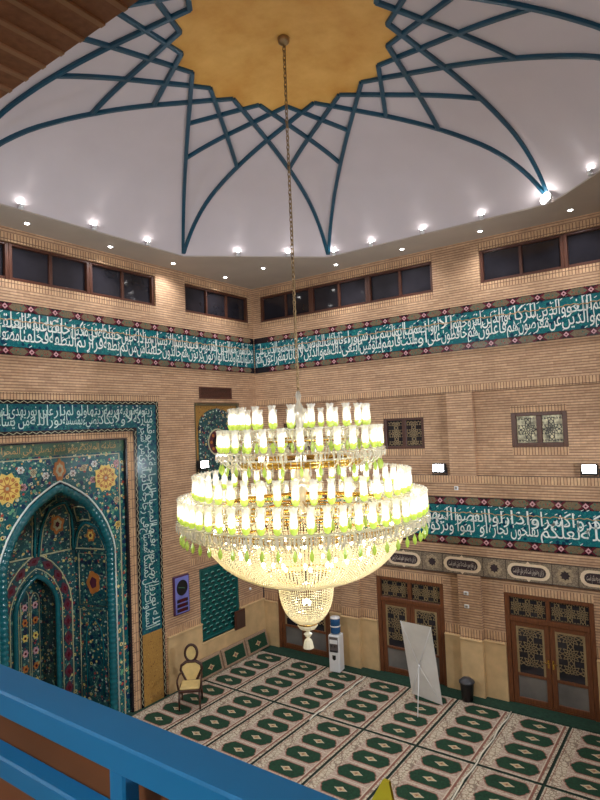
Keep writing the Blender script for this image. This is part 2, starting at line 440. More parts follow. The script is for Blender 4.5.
# left wall (runs along -y at x = 0); local X = -u
lwin = [(0.18, 2.93), (3.99, 9.9), (10.9, 13.5)]
recess_hi = (0.80, 2.72); recess_lo = (0.9, 3.05)
lat = (1.13, 2.73)
us = sorted({0.0, -RY+0.0, 16.5, *[v for p in lwin for v in p], *recess_hi, *recess_lo, *lat, 3.96, 4.05, 5.05, 8.63, 9.63, 9.72, 1.15, 2.5, 1.2, 2.35})
zs = zlist(0, 0.93, 1.38, 1.45, 1.62, 2.93, 3.1, 3.27, 3.6, 4.35, 5.0, 5.22, 5.25, 5.40, 6.7, 7.6, 7.62, 7.78, 9.85-0.02, 10.0, 10.17, 11.0, 11.18, ZC+0.05)
def l_depth(X, z):
    u = -X
    if any(inr(u,*w) for w in lwin) and inr(z,10.17,11.0): return None
    if inr(u,5.05,8.63) and z < 6.7: return None
    if inr(u,*recess_hi) and inr(z,5.25,7.6): return 0.12
    if inr(u,1.2,2.35) and inr(z,3.6,4.35): return None
    if inr(u,*recess_lo) and inr(z,3.27,5.0): return 0.14
    if inr(u,*lat) and inr(z,0.93,2.93): return 0.12
    if z < 1.45 and not inr(u,3.96,9.72): return -0.05
    return 0.0
def l_mat(X, z):
    u = -X
    if z < 1.45 and not inr(u,3.96,9.72): return 2
    if inr(z,1.45,1.62) and not inr(u,3.96,9.72): return 1
    if inr(z,3.1,3.27) and inr(u,*recess_lo): return 1
    if inr(z,7.62,7.78) and inr(u,3.96,9.72): return 1
    if inr(z,10.0,10.17) or inr(z,11.0,11.18): return 1 if any(inr(u,*w) for w in lwin) else 0
    return 0
gridwall('wall_left', [-u for u in reversed(us)], zs, l_depth, l_mat, BM, LROT)

# far wall beside the gallery, and the wall above the gallery mouth
tag(MB().box(RX, RX+0.3, -16.5, 0.3, 0, ZC+0.05).build('wall_far', M['brick']), kind='structure')
tag(MB().box(0, RX, RY-0.3, RY, 7.95, ZC+0.05).build('wall_back', M['brick']), kind='structure')
tag(MB().box(0, RX, -16.8, -16.5, 0, 7.8).build('wall_gallery', M['brick']), kind='structure')
tag(MB().box(-0.0, RX, -16.5, RY+0.05, 4.75, 5.05).build('floor_gallery', M['stone_grey']), kind='structure')
tag(MB().box(-1.6, RX+0.3, -16.8, 0.4, -0.3, 0.0).build('floor', M['green_carpet']), kind='structure')
# plank soffit over the gallery: boards run across, pale joints between
mb = MB(); x = 0.0; k = 0
YE = -13.5
jx = [10.50 - 0.085*i for i in range(0)]
mb.box(0, RX, -16.5, YE-0.003, 7.778, 7.95, 1)
xj = 10.504
edges = [0.02]; 
bw = 0.0835
e = 10.504 - bw*int((10.504-0.1)/bw)
while e < RX-0.05: edges.append(e); e += bw
edges.append(RX-0.02)
for a, b in zip(edges[:-1], edges[1:]): mb.box(a+0.004, b-0.004, -16.5, YE, 7.77, 7.777, 0); mb.box(b-0.008, b+0.008, -16.5, YE-0.002, 7.764, 7.776, 1)
tag(mb.build('ceiling_gallery', [wood_mat('brown_plank', rgb(128,84,54), rgb(150,100,66), 0.6), plain('plank_joint', rgb(168,126,92), 0.7)]), kind='structure')

# lifted trims: caps of the plinth
mb = MB()
for a, b in [(0.0, 0.54), (2.49, 4.05), (6.0, 7.54), (9.52, 11.05)]:
    cuts = sorted({a, b, *[v for p in piers for v in p if a < v < b]})
    for c0, c1 in zip(cuts[:-1], cuts[1:]):
        d = -0.13 if any(inr((c0+c1)/2, *p) for p in piers) else 0.0
        mb.bbox(c0, c1, d-0.03, d+0.03, 1.345, 1.385, 0.008)
tag(mb.build('trim_1', M['plinth']), kind='structure')
mb = MB()
for a, b in [(0.0, 1.13), (2.73, 3.96)]: mb.bbox(-b, -a, -0.085, -0.02, 1.41, 1.455, 0.008)
tag(mb.build('trim_2', M['plinth'], None, (0,0,0), LROT), kind='structure')

# ------------------------------------------------------------------ ceiling ring and dome
DC = (6.6, -6.78); RT = 6.2
KS = [1.5,3.5,6.5,8.5,11.5,13.5,16.5,18.5]
def P(k, R): a = math.radians(18*k); return Vector((DC[0]+R*math.cos(a), DC[1]+R*math.sin(a)))
OCT = [P(k, RT) for k in KS]
def r_edge(th):
    d = Vector((math.cos(th), math.sin(th))); c = Vector(DC); best = 99
    for i in range(8):
        a = OCT[i]-c; b = OCT[(i+1) % 8]-c; e = b-a
        den = d.x*e.y - d.y*e.x
        if abs(den) < 1e-9: continue
        t = (a.x*e.y - a.y*e.x)/den; s = (a.x*d.y - a.y*d.x)/den
        if t > 0 and -1e-6 <= s <= 1+1e-6: best = min(best, t)
    return best
PR = [(0,13.22),(1,13.14),(1.7,13.04),(2.2,12.97),(2.9,12.89),(3.7,12.76),(4.4,12.60),(5.0,12.40),(5.4,12.18),(5.75,11.90),(6.0,11.62),(6.12,11.46),(6.2,11.33)]
_px = np.array([p[0] for p in PR]); _pz = np.array([p[1] for p in PR]); _m = np.gradient(_pz, _px); _m[0] = -0.06
def prof(r):
    r = min(max(r, 0), 6.2); i = min(max(int(np.searchsorted(_px, r))-1, 0), len(PR)-2)
    h = _px[i+1]-_px[i]; t = (r-_px[i])/h
    return float((2*t**3-3*t**2+1)*_pz[i] + (t**3-2*t**2+t)*h*_m[i] + (-2*t**3+3*t**2)*_pz[i+1] + (t**3-t**2)*h*_m[i+1])
def dome_z(x, y):
    dx, dy = x-DC[0], y-DC[1]; r = math.hypot(dx, dy)
    if r < 1e-6: return PR[0][1]
    rE = r_edge(math.atan2(dy, dx)); q = min(r/rE, 1.0); t = min(max((q-0.5)/0.5, 0), 1); s = t*t*(3-2*t)
    return prof(r*(1+(RT/rE-1)*s))
cw = [(0,RY),(RX,RY),(RX,0.0),(0,0.0)]
def r_rect(th):
    dx, dy = math.cos(th), math.sin(th); c = []
    if dx > 1e-9: c.append((RX-DC[0])/dx)
    if dx < -1e-9: c.append(-DC[0]/dx)
    if dy > 1e-9: c.append(-DC[1]/dy)
    if dy < -1e-9: c.append((RY-DC[1])/dy)
    return min(c)
angs = sorted(set([2*PI*i/144 for i in range(144)] + [math.radians(18*k) for k in KS] + [math.atan2(y-DC[1], x-DC[0]) % (2*PI) for x, y in cw]))
mb = MB(); n = len(angs)
vs = []
for a in angs:
    ro, ri = r_rect(a), r_edge(a)
    for r, z in ((ro, ZC), (ri, ZC), (ri, ZC+0.12), (ro, ZC+0.12)): vs.append((DC[0]+r*math.cos(a), DC[1]+r*math.sin(a), z))
fs = []
for i in range(n):
    j = (i+1) % n
    for k in range(4): l = (k+1) % 4; fs.append((4*i+k, 4*i+l, 4*j+l, 4*j+k))
mb.add(vs, fs)
tag(mb.build('ceiling', M['soffit']), kind='structure')

dome = thing('dome', 'shallow white ceiling dome with teal star ribs and golden centre above the chandelier', 'dome', (DC[0], DC[1], ZC))
vs = []; fs = []; NR = 36
for a in angs:
    rE = r_edge(a)
    for k in range(NR+1):
        r = rE * (1-(1-k/NR)**1.6) if k < NR else rE
        vs.append((r*math.cos(a), r*math.sin(a), dome_z(DC[0]+r*math.cos(a), DC[1]+r*math.sin(a)) - ZC))
for i in range(n):
    j = (i+1) % n
    for k in range(NR): fs.append((i*(NR+1)+k, j*(NR+1)+k, j*(NR+1)+k+1, i*(NR+1)+k+1))
MB().add(vs, fs, 0, True).build('shell', M['plaster'], dome)

def seg_x(a, b, c, d):
    r = b-a; s = d-c; den = r.x*s.y - r.y*s.x
    if abs(den) < 1e-9: return None
    t = ((c-a).x*s.y - (c-a).y*s.x)/den; u = ((c-a).x*r.y - (c-a).y*r.x)/den
    return t if (0 <= t <= 1 and 0 <= u <= 1) else None
segs = []
for t in KS:
    for s in (-1, 1): segs.append((P(t+s*2.5, 1.7), P(t, RT), s, True))
for k in range(20):
    v = k+0.5
    if any(abs(v-q) < 0.1 for q in KS): continue
    for s in (-1, 1):
        a, b = P(v+s*2.5, 1.7), P(v, RT); best = None
        for (c, d, s2, real) in segs:
            if real and s2 == -s:
                tt = seg_x(a, b, c, d)
                if tt is not None and (best is None or tt > best): best = tt
        if best: segs.append((a, a+(b-a)*best, s, False))
for (a, b, s, real) in segs:
    N = 22 if real else 10; vs = []; d = (b-a).normalized(); sd = Vector((-d.y, d.x))*0.040
    for i in range(N+1):
        t = i/N; t = (1-(1-t)**1.7)*0.988 if real else t
        p = a+(b-a)*t
        for (w, dz) in ((-1,0.03),(1,0.03),(1,-0.05),(0.6,-0.06),(-0.6,-0.06),(-1,-0.05)):
            q = p+sd*w; vs.append((q.x-DC[0], q.y-DC[1], dome_z(p.x, p.y)+dz-ZC))
    fs = [tuple(range(6)), tuple(range(6*N, 6*N+6))]
    for i in range(N):
        for k in range(6): l = (k+1) % 6; fs.append((6*i+k, 6*i+l, 6*i+6+l, 6*i+6+k))
    MB().add(vs, fs).build('rib', M['rib'], dome)
# golden star
bd = []
for k in range(20):
    bd.append(P(k, 1.7))
    a, b = P(k, 1.7), P(k+2.5, RT); c, d = P(k+1, 1.7), P(k-1.5, RT)
    t = seg_x(a, b, c, d); bd.append(a+(b-a)*t)
vs = [(0, 0, PR[0][1]-ZC-0.012)]; fs = []
for p in bd:
    for q in range(1, 6):
        x, y = (p.x-DC[0])*q/5, (p.y-DC[1])*q/5; vs.append((x, y, dome_z(DC[0]+x, DC[1]+y)-ZC-0.012))
for i in range(40):
    j = (i+1) % 40; fs.append((0, 1+5*i, 1+5*j))
    for q in range(4): fs.append((1+5*i+q, 2+5*i+q, 2+5*j+q, 1+5*j+q))
MB().add(vs, fs, 0, True).build('gold_star', M['gold_paint'], dome)

# ------------------------------------------------------------------ windows
def girih(mb, x0, x1, z0, z1, y, w=0.02, d=0.02, pitch=0.42, m=0, pts=10):
    """straight strapwork of ten-pointed stars, clipped to a rectangle"""
    def clip(ax, az, bx, bz):
        t0, t1 = 0.0, 1.0; dx, dz = bx-ax, bz-az
        for p, q in ((-dx, ax-x0), (dx, x1-ax), (-dz, az-z0), (dz, z1-az)):
            if abs(p) < 1e-9:
                if q < 0: return None
            else:
                r = q/p
                if p < 0: t0 = max(t0, r)
                else: t1 = min(t1, r)
        if t0 >= t1: return None
        return (ax+dx*t0, az+dz*t0, ax+dx*t1, az+dz*t1)
    cx, cz = (x0+x1)/2, (z0+z1)/2
    nx = int((x1-x0)/pitch/2)+1; nz = int((z1-z0)/pitch/2)+1
    for i in range(-nx, nx+1):
        for j in range(-nz, nz+1):
            ox, oz = cx+i*pitch, cz+j*pitch*1.05
            R = pitch*0.55; r1 = pitch*0.24
            for k in range(pts):
                a = 2*PI*k/pts; b = 2*PI*(k+1)/pts; h = (a+b)/2
                S = []
                S.append((ox+r1*math.cos(a), oz+r1*math.sin(a), ox+R*0.62*math.cos(h), oz+R*0.62*math.sin(h)))
                S.append((ox+R*0.62*math.cos(h), oz+R*0.62*math.sin(h), ox+r1*math.cos(b), oz+r1*math.sin(b)))
                S.append((ox+R*0.62*math.cos(h), oz+R*0.62*math.sin(h), ox+R*math.cos(a), oz+R*math.sin(a)))
                S.append((ox+R*0.62*math.cos(h), oz+R*0.62*math.sin(h), ox+R*math.cos(b), oz+R*math.sin(b)))
                S.append((ox+r1*math.cos(a), oz+r1*math.sin(a), ox+r1*0.3*math.cos(h), oz+r1*0.3*math.sin(h)))
                for s in S:
                    c = clip(*s)
                    if c: mb.bar((c[0], y, c[1]), (c[2], y, c[3]), w, d, m)
wn = [0]
def window(x0, x1, z0, z1, units, loc, rz, fw=0.08, y=0.10, lattice=None, glass='glass_dark', wood='wood_dark', sub=1):
    """a row of framed units, each with `sub` mullions"""
    wn[0] += 1
    root = tag(link('window_%d' % wn[0], None, None, loc, rz), kind='structure')
    us = [x0+(x1-x0)*i/units for i in range(units+1)]
    for a, b in zip(us[:-1], us[1:]):
        mb = MB()
        mb.bbox(a, a+fw, y-0.05, y+0.08, z0, z1, 0.008); mb.bbox(b-fw, b, y-0.05, y+0.08, z0, z1, 0.008)
        mb.bbox(a+fw, b-fw, y-0.045, y+0.08, z0, z0+fw, 0.008); mb.bbox(a+fw, b-fw, y-0.045, y+0.08, z1-fw*0.8, z1, 0.008)
        mb.build('frame', M[wood], root)
        ms = [a+fw+(b-a-2*fw)*i/(sub+1) for i in range(sub+2)]
        for q in ms[1:-1]: mw = 0.06 if lattice else 0.035; MB().bbox(q-mw, q+mw, y-0.02, y+0.07, z0+fw, z1-fw*0.8, 0.006).build('mullion', M[wood], root)
        for c, d in zip(ms[:-1], ms[1:]):
            p = MB().box(c, d, y+0.04, y+0.055, z0+fw, z1-fw*0.8).build('pane', M[glass], root)
            if lattice:
                mb = MB(); girih(mb, c+0.03, d-0.03, z0+fw+0.02, z1-fw-0.02, y+0.03, 0.014, 0.012, lattice)
                mb.build('lattice', M['lattice'] if glass == 'glass_dark' else M['lattice_dark'], p)
    return root
window(-2.93, -0.18, 10.17, 11.0, 1, (0,0,0), LROT, sub=2)
window(-9.9, -3.99, 10.17, 11.0, 3, (0,0,0), LROT)
window(0.30, 6.17, 10.17, 11.0, 3, (0,0,0), 0)
window(7.41, 11.31, 10.17, 11.0, 2, (0,0,0), 0)
window(4.45, 5.65, 6.08, 6.92, 1, (0,0,0), 0, y=0.22, lattice=0.30, glass='glass_dark')
window(7.92, 9.19, 6.08, 6.92, 1, (0,0,0), 0, fw=0.11, y=0.22, lattice=0.34, glass='glass_reflection')
window(0.95, 2.15, 6.08, 6.92, 1, (0,0,0), 0, y=0.22, lattice=0.30, glass='glass_dark')
window(-2.35, -1.2, 3.6, 4.35, 1, (0,0,0), LROT, y=0.2, lattice=0.30, glass='glass_dark')

# ------------------------------------------------------------------ doors
def door(nm, x0, x1, zt=2.6):
    root = tag(link(nm, None, None, (0,0,0)), kind='structure')
    y = 0.10; fw = 0.11; ztr = 1.93
    mb = MB()
    mb.bbox(x0, x0+fw, y-0.04, y+0.12, 0.0, zt, 0.01); mb.bbox(x1-fw, x1, y-0.04, y+0.12, 0.0, zt, 0.01)
    mb.bbox(x0+fw, x1-fw, y-0.035, y+0.12, zt-0.1, zt, 0.01); mb.bbox(x0+fw, x1-fw, y-0.035, y+0.12, ztr, ztr+0.12, 0.01)
    mb.bbox((x0+x1)/2-0.045, (x0+x1)/2+0.045, y-0.03, y+0.1, ztr+0.12, zt-0.1, 0.008)
    mb.box(x0+fw, x1-fw, y, y+0.12, 0.0, 0.03)
    mb.build('frame', M['wood'], root)
    xm = (x0+x1)/2
    for a, b in ((x0+fw, xm-0.045), (xm+0.045, x1-fw)):
        p = MB().box(a, b, y+0.05, y+0.065, ztr+0.12, zt-0.1).build('transom_pane', M['glass_dark'], root)
        mb = MB(); girih(mb, a+0.03, b-0.03, ztr+0.14, zt-0.12, y+0.03, 0.013, 0.014, 0.27); mb.build('lattice', M['lattice'], p)
    for side, (a, b) in enumerate(((x0+fw+0.005, xm-0.004), (xm+0.004, x1-fw-0.005))):
        st = 0.115
        mb = MB()
        mb.bbox(a, a+st, y-0.01, y+0.05, 0.035, ztr-0.005, 0.008); mb.bbox(b-st, b, y-0.01, y+0.05, 0.035, ztr-0.005, 0.008)
        mb.bbox(a+st, b-st, y-0.008, y+0.05, 0.035, 0.16, 0.008); mb.bbox(a+st, b-st, y-0.008, y+0.05, ztr-0.11, ztr-0.005, 0.008)
        mb.bbox(a+st, b-st, y-0.008, y+0.05, 0.66, 0.73, 0.008)
        lf = mb.build('leaf', M['wood'], root)
        MB().box(a+st, b-st, y+0.02, y+0.032, 0.16, 0.66).build('lower_pane', M['glass_frost'], lf)
        MB().box(a+st, b-st, y+0.02, y+0.032, 0.73, ztr-0.11).build('upper_pane', M['glass_dark'], lf)
        mb = MB(); c0, c1, z0, z1 = a+st, b-st, 0.73, ztr-0.11
        for q in ((c0, c0+0.05, z0, z1), (c1-0.05, c1, z0, z1), (c0+0.05, c1-0.05, z1-0.04, z1)): mb.box(q[0], q[1], y+0.002, y+0.018, q[2], q[3])
        girih(mb, c0+0.05, c1-0.05, z0+0.18, z1-0.04, y+0.01, 0.013, 0.014, 0.36)
        mb.build('lattice', M['lattice'], lf)
        hx = b-0.05 if side == 0 else a+0.05
        MB().box(hx-0.02, hx+0.02, y-0.016, y-0.009, 0.95, 1.15).tube([(hx, y-0.015, 1.08), (hx, y-0.06, 1.08), (hx+(-0.1 if side == 0 else 0.1), y-0.06, 1.08)], 0.009).build('door_handle', M['gold'], lf)
    return root
for i, b in enumerate(bays[:3]): door('door_%d' % (i+1), *b)
door('door_4', *bays[3])

# ------------------------------------------------------------------ tile friezes
def border(mb, xa, xb, z0, z1, y, ph=0.0, per=0.57, mi=(0,1,2,3)):
    """maroon strip with pink diamonds and olive cartouches; material slots in mi = maroon, olive, pink, black"""
    mb.box(xa, xb, y, 0.0, z0, z1, mi[3])
    h = (z1-z0); zc = (z0+z1)/2
    k = math.floor((xa-ph)/per)
    while True:
        c = ph+k*per; k += 1
        if c-per*0.3 < xa: continue
        if c+per*0.8 > xb+per*0.2: break
        q = h*0.56
        for sx in (-1, 1):
            for sz in (-1, 1):
                mb.bar((c+sx*0.03, y-0.003, zc), (c+sx*0.15, y-0.003, zc+sz*h*0.46), 0.042, 0.006, mi[0])
        mb.prism([(c-q*0.85, zc), (c, zc-q*0.8), (c+q*0.85, zc), (c, zc+q*0.8)], y-0.008, y-0.002, mi[0])
        mb.prism([(c-q*0.62, zc), (c, zc-q*0.6), (c+q*0.62, zc), (c, zc+q*0.6)], y-0.012, y-0.006, mi[2])
        mb.prism([(c-q*0.25, zc), (c, zc-q*0.25), (c+q*0.25, zc), (c, zc+q*0.25)], y-0.016, y-0.01, mi[0])
        m2 = c+per/2
        if m2+0.2 < xb:
            mb.prism([(m2-0.21, zc), (m2-0.12, zc-h*0.42), (m2+0.12, zc-h*0.42), (m2+0.21, zc), (m2+0.12, zc+h*0.42), (m2-0.12, zc+h*0.42)], y-0.006, y-0.001, mi[1])
BMATS = [M['maroon'], M['olive'], M['pink'], M['black_glaze']]
def frieze(label, xa, xb, z0, z1, rows, loc, rz, bh=0.18, ph=0.0):
    root = thing('tile_frieze', label, 'tile frieze', loc, rz)
    MB().box(xa, xb, -0.025, 0.0, z0+bh, z1-bh).build('tile_field', M['tile'], root)
    for a, b in ((z0, z0+bh), (z1-bh, z1)):
        mb = MB(); border(mb, xa, xb, a, b, -0.03, ph); mb.build('border', BMATS, root)
    mb = MB()
    for (s, xr, xl, zz, h, asc) in rows: text_into(mb, s, xr, xl, z0+bh+zz, h, -0.028, 0, None, asc, harakat=True)
    mb.build('calligraphy', M['white_glaze'], root, fix=False)
    # thin second line of ochre script running through the ascenders
    mb = MB(); zz = z1-bh-0.19; nn = int((xb-xa-0.2)/0.06)
    mb.tube([(xa+0.1+0.06*i, -0.028, zz+0.016*math.sin(i*2.1)+0.012*math.sin(i*0.7)) for i in range(nn)], 0.011, 4)
    mb.build('ochre_script', M['ochre'], root)
    return root
def rows2(words_top, words_bot, xr, xl, lo=0.13, up=0.40, h=0.44):
    out = []
    for words, zz, asc in ((words_top, up, 1.25), (words_bot, lo, 2.5)):
        tot = sum(len(w)+0.6 for w in words); x = xr; L = xr-xl
        for w in words:
            d = L*(len(w)+0.6)/tot; out.append((w, x-0.008, x-d+0.008, zz, h, asc)); x -= d
    return out
# lower right frieze: the verse read off the photograph
r = [('ذكروا', 9.98, 9.20, 0.40, 0.44, 1.05), ('كثيرا', 9.18, 8.52, 0.40, 0.44, 1.05), ('و', 8.48, 8.30, 0.40, 0.44, 1.05), ('اذا', 8.26, 7.84, 0.40, 0.44, 1.05), ('رأوا', 7.8, 7.3, 0.40, 0.44, 1.05),
     ('انفضوا', 7.24, 6.45, 0.40, 0.44, 1.05), ('اليها', 6.38, 5.7, 0.40, 0.44, 1.05), ('قائما قل', 5.6, 4.4, 0.40, 0.44, 1.05), ('عند الله', 4.3, 3.1, 0.40, 0.44, 1.05), ('من اللهو ومن', 3.0, 1.3, 0.40, 0.44, 1.05), ('والله', 1.2, 0.2, 0.40, 0.44, 1.05),
     ('الله', 9.98, 9.36, 0.13, 0.44, 1.90), ('لعلكم', 9.34, 8.50, 0.13, 0.44, 1.90), ('تفلحون', 8.46, 7.82, 0.13, 0.44, 1.90), ('تجارة', 7.76, 7.30, 0.13, 0.44, 1.90), ('او لهوا', 7.26, 6.50, 0.13, 0.44, 1.90),
     ('وتركوك', 6.4, 5.5, 0.13, 0.44, 1.90), ('ما', 5.4, 4.9, 0.13, 0.44, 1.90), ('خير', 4.8, 3.9, 0.13, 0.44, 1.90), ('التجارة', 3.8, 2.4, 0.13, 0.44, 1.90), ('خير الرازقين', 2.3, 0.2, 0.13, 0.44, 1.90)]
r += rows2(['فانتشروا', 'الارض', 'من فضل'], ['في', 'وابتغوا', 'الله وا'], 13.1, 10.05)
frieze('teal calligraphy tile frieze low on the door wall, above the cartouche banner', 0.05, RX-0.05, 3.67, 4.86, r, (0,0,0), 0, 0.2, ph=6.08)
# upper friezes
MU = ('بسم الله الرحمن الرحيم قد افلح المؤمنون الذين هم في صلاتهم خاشعون والذين هم عن اللغو معرضون والذين هم للزكاة فاعلون والذين هم لفروجهم حافظون '
      'الا على ازواجهم او ما ملكت ايمانهم فانهم غير ملومين فمن ابتغى وراء ذلك فاولئك هم العادون والذين هم لاماناتهم وعهدهم راعون والذين هم على صلواتهم يحافظون '
      'اولئك هم الوارثون الذين يرثون الفردوس هم فيها خالدون ولقد خلقنا الانسان من سلالة من طين ثم جعلناه نطفة في قرار مكين ثم خلقنا النطفة علقة فخلقنا العلقة مضغة فخلقنا المضغة عظاما فكسونا العظام لحما ثم انشاناه خلقا اخر فتبارك الله احسن الخالقين ثم انكم بعد ذلك لميتون').split()
def stack(words): return words[1::2], words[0::2]
half = len(MU)//2
r = rows2(*stack(MU[:half]), RX-0.1, 0.1)
frieze('long teal calligraphy tile frieze under the high windows of the door wall', 0.05, RX-0.05, 8.56, 9.68, r, (0,0,0), 0, 0.18, ph=0.2)
r = rows2(*stack(MU[half:]), -0.1, -13.4)
frieze('long teal calligraphy tile frieze under the high windows of the mihrab wall', -13.5, -0.05, 8.56, 9.68, r, (0,0,0), LROT, 0.18, ph=-0.1)

# ------------------------------------------------------------------ cartouche banner over the doors
ban = thing('cartouche_banner', 'dark and cream mourning banner of script cartouches hung above the wooden doors', 'banner', (0,0,2.93))
ban_c = carpet_speckle('banner_ground', rgb(128,112,92), rgb(150,132,110), rgb(92,78,64), rgb(84,70,60), 24.0)
cream = plain('banner_cream', rgb(222,198,166), 0.8, noise=0.06); dk = plain('banner_plum', rgb(52,36,38), 0.8, noise=0.2); bk = plain('banner_line', rgb(64,48,40), 0.8)
sil = plain('banner_script', rgb(176,162,148), 0.8)
def stadium(cx, cz, w, h, n=6):
    r = h/2; pts = []
    for i in range(n+1): a = -PI/2+PI*i/n; pts.append((cx+w/2-r+r*math.cos(a), cz+r*math.sin(a)))
    for i in range(n+1): a = PI/2+PI*i/n; pts.append((cx-w/2+r+r*math.cos(a), cz+r*math.sin(a)))
    return pts
poem = ['باز این چه شورش است که در خلق عالم است', 'باز این چه نوحه و چه عزا و چه ماتم است', 'باز این چه رستخیز عظیم است کز زمین', 'بی نفخ صور خاسته تا عرش اعظم است']
x = 4.46-1.6*2; k = 0
H = 0.49
while x+1.6 < RX:
    mb = MB(); c = x+0.52; zc = H/2
    mb.box(x+0.005, x+1.035, -0.055, -0.04, 0, H, 0); mb.box(x, x+0.012, -0.058, -0.04, 0, H, 3); mb.box(x, x+1.04, -0.058, -0.04, 0, 0.02, 3); mb.box(x, x+1.04, -0.058, -0.04, H-0.02, H, 3)
    mb.prism(stadium(c, zc, 0.97, 0.36), -0.06, -0.054, 1)
    mb.prism([(c-0.06, zc+0.17), (c, zc+0.235), (c+0.06, zc+0.17)], -0.06, -0.054, 1); mb.prism([(c-0.06, zc-0.17), (c, zc-0.235), (c+0.06, zc-0.17)], -0.06, -0.054, 1)
    mb.prism(stadium(c, zc, 0.80, 0.235), -0.064, -0.058, 2)
    p = mb.build('cartouche_panel', [ban_c, cream, dk, bk], ban)
    mb = MB(); text_into(mb, poem[k % 4], c+0.35, c-0.35, zc-0.04, 0.17, -0.0645, 0, None, 1.0, bold=0.02); mb.build('script', sil, p, fix=False)
    mb = MB(); c = x+1.325
    mb.box(x+1.045, x+1.595, -0.055, -0.04, 0, H, 0); mb.box(x+1.04, x+1.052, -0.058, -0.04, 0, H, 3); mb.box(x+1.04, x+1.6, -0.058, -0.04, 0, 0.02, 3); mb.box(x+1.04, x+1.6, -0.058, -0.04, H-0.02, H, 3)
    st = [(c+(0.2 if i % 2 == 0 else 0.16)*math.cos(PI*i/8), zc+(0.2 if i % 2 == 0 else 0.16)*math.sin(PI*i/8)) for i in range(16)]
    mb.prism(st, -0.058, -0.054, 1)
    st = [(c+(0.11 if i % 2 == 0 else 0.08)*math.cos(PI*i/8), zc+(0.11 if i % 2 == 0 else 0.08)*math.sin(PI*i/8)) for i in range(16)]
    mb.prism(st, -0.062, -0.057, 2)
    mb.build('medallion_panel', [ban_c, plain('banner_tan', rgb(160,140,112), 0.8, noise=0.3, scale=30), dk, bk], ban)
    x += 1.6; k += 1

# ------------------------------------------------------------------ mihrab (all in the left wall's frame, X = -u)
mih = thing('mihrab', 'tall tiled prayer niche with pointed arch framed by a calligraphy band', 'mihrab', (0,0,0), LROT)
UC = -6.84
def zig(mb, a, b, w, y, m1=0, m2=1, per=0.17):
    """zigzag border strip between two points of the wall plane"""
    ax, az = a; bx, bz = b; L = math.hypot(bx-ax, bz-az); dx, dz = (bx-ax)/L, (bz-az)/L; nx, nz = -dz, dx
    nn = max(2, int(L/per)*2)
    pts = []
    for i in range(nn+1):
        s = L*i/nn; o = (w*0.26 if i % 2 else -w*0.26); pts.append((ax+dx*s+nx*o, az+dz*s+nz*o))
    for p, q in zip(pts[:-1], pts[1:]): mb.bar((p[0], y-0.004, p[1]), (q[0], y-0.004, q[1]), w*0.12, 0.008, m2)
band_o, band_i, zt_o, zt_i = 2.79, 1.98, 7.62, 6.86   # half widths from the niche axis
mb = MB()
for s in (-1, 1):
    a, b = sorted((UC+s*band_o, UC+s*band_i)); mb.box(a, b, -0.03, 0, 1.75, zt_i)
mb.box(UC-band_o, UC+band_o, -0.03, 0, zt_i, zt_o)
band = mb.build('calligraphy_band', M['tile_deep'], mih)
mb = MB()
for s in (-1, 1):
    a, b = sorted((UC+s*band_o, UC+s*band_i)); MB().box(a, b, -0.03, 0, 0.0, 1.75).build('base_panel', M['gold_tile'], mih)
mb = MB(); w = 0.09
for s in (-1, 1):
    for hw, zz in ((band_o-w/2, zt_o), (band_i+w/2, zt_i)):
        x_ = UC+s*hw; top = zz-(w if hw > 2.2 else 0.0)
        mb.box(x_-w/2, x_+w/2, -0.034, -0.03, 0.0, zz if hw > 2.2 else zz+w, 0); zig(mb, (x_, 0.05), (x_, zz), w, -0.036)
mb.box(UC-band_o, UC+band_o, -0.035, -0.03, zt_o-w, zt_o, 0); zig(mb, (UC-band_o+w, zt_o-w/2), (UC+band_o-w, zt_o-w/2), w, -0.037)
mb.box(UC-band_i, UC+band_i, -0.035, -0.03, zt_i, zt_i+w, 0); zig(mb, (UC-band_i, zt_i+w/2), (UC+band_i, zt_i+w/2), w, -0.037)
mb.build('zigzag_border', [M['black_glaze'], M['cream_glaze'], M['maroon']], mih)
mb = MB()
def place(rows, M_=None):
    for (s, xr, xl, zz, h, asc) in rows: text_into(mb, s, xr, xl, zz, h, -0.033, 0, M_, asc, bold=0.003)
tt = ['زيتونة', 'شرقية', 'غربية', 'زيتها', 'ولو لم', 'نار', 'على نور', 'يهدي', 'لنوره', 'ويضرب', 'للناس']; tb = ['مباركة', 'لا', 'ولا', 'يكاد', 'يضيء', 'تمسسه', 'نور', 'الله', 'من يشاء', 'الله', 'الامثال']
place([(s, x, xl, 6.86+0.10+zz*0.80, h*0.72, asc*0.85) for (s, x, xl, zz, h, asc) in rows2(tt, tb, UC+band_o-0.2, UC-band_o+0.2)])
def vert(cx, z0, L, rows, up):
    # script turned a quarter so it climbs (up) or descends the upright of the band
    Mx = Matrix.Translation((cx, 0, z0)) @ Matrix.Rotation(-PI/2 if up else PI/2, 4, 'Y')
    place(rows, Mx)
va = ['الله نور', 'والارض', 'نوره', 'فيها', 'المصباح', 'الزجاجة', 'كوكب', 'يوقد']; vb = ['السماوات', 'مثل', 'كمشكاة', 'مصباح', 'في زجاجة', 'كانها', 'دري', 'من شجرة']
R2 = [(s, x, xl, zz*0.8-0.36+0.06, h*0.75, asc*0.8) for (s, x, xl, zz, h, asc) in rows2(va, vb, 0.0, -5.2)]
vert(UC+(band_o+band_i)/2, 1.85, 5.2, R2, False)
vert(UC-(band_o+band_i)/2, 7.0, 5.2, R2, True)
mb.build('calligraphy', plain('pale_script_glaze', rgb(186,208,202), 0.3), mih, fix=False)
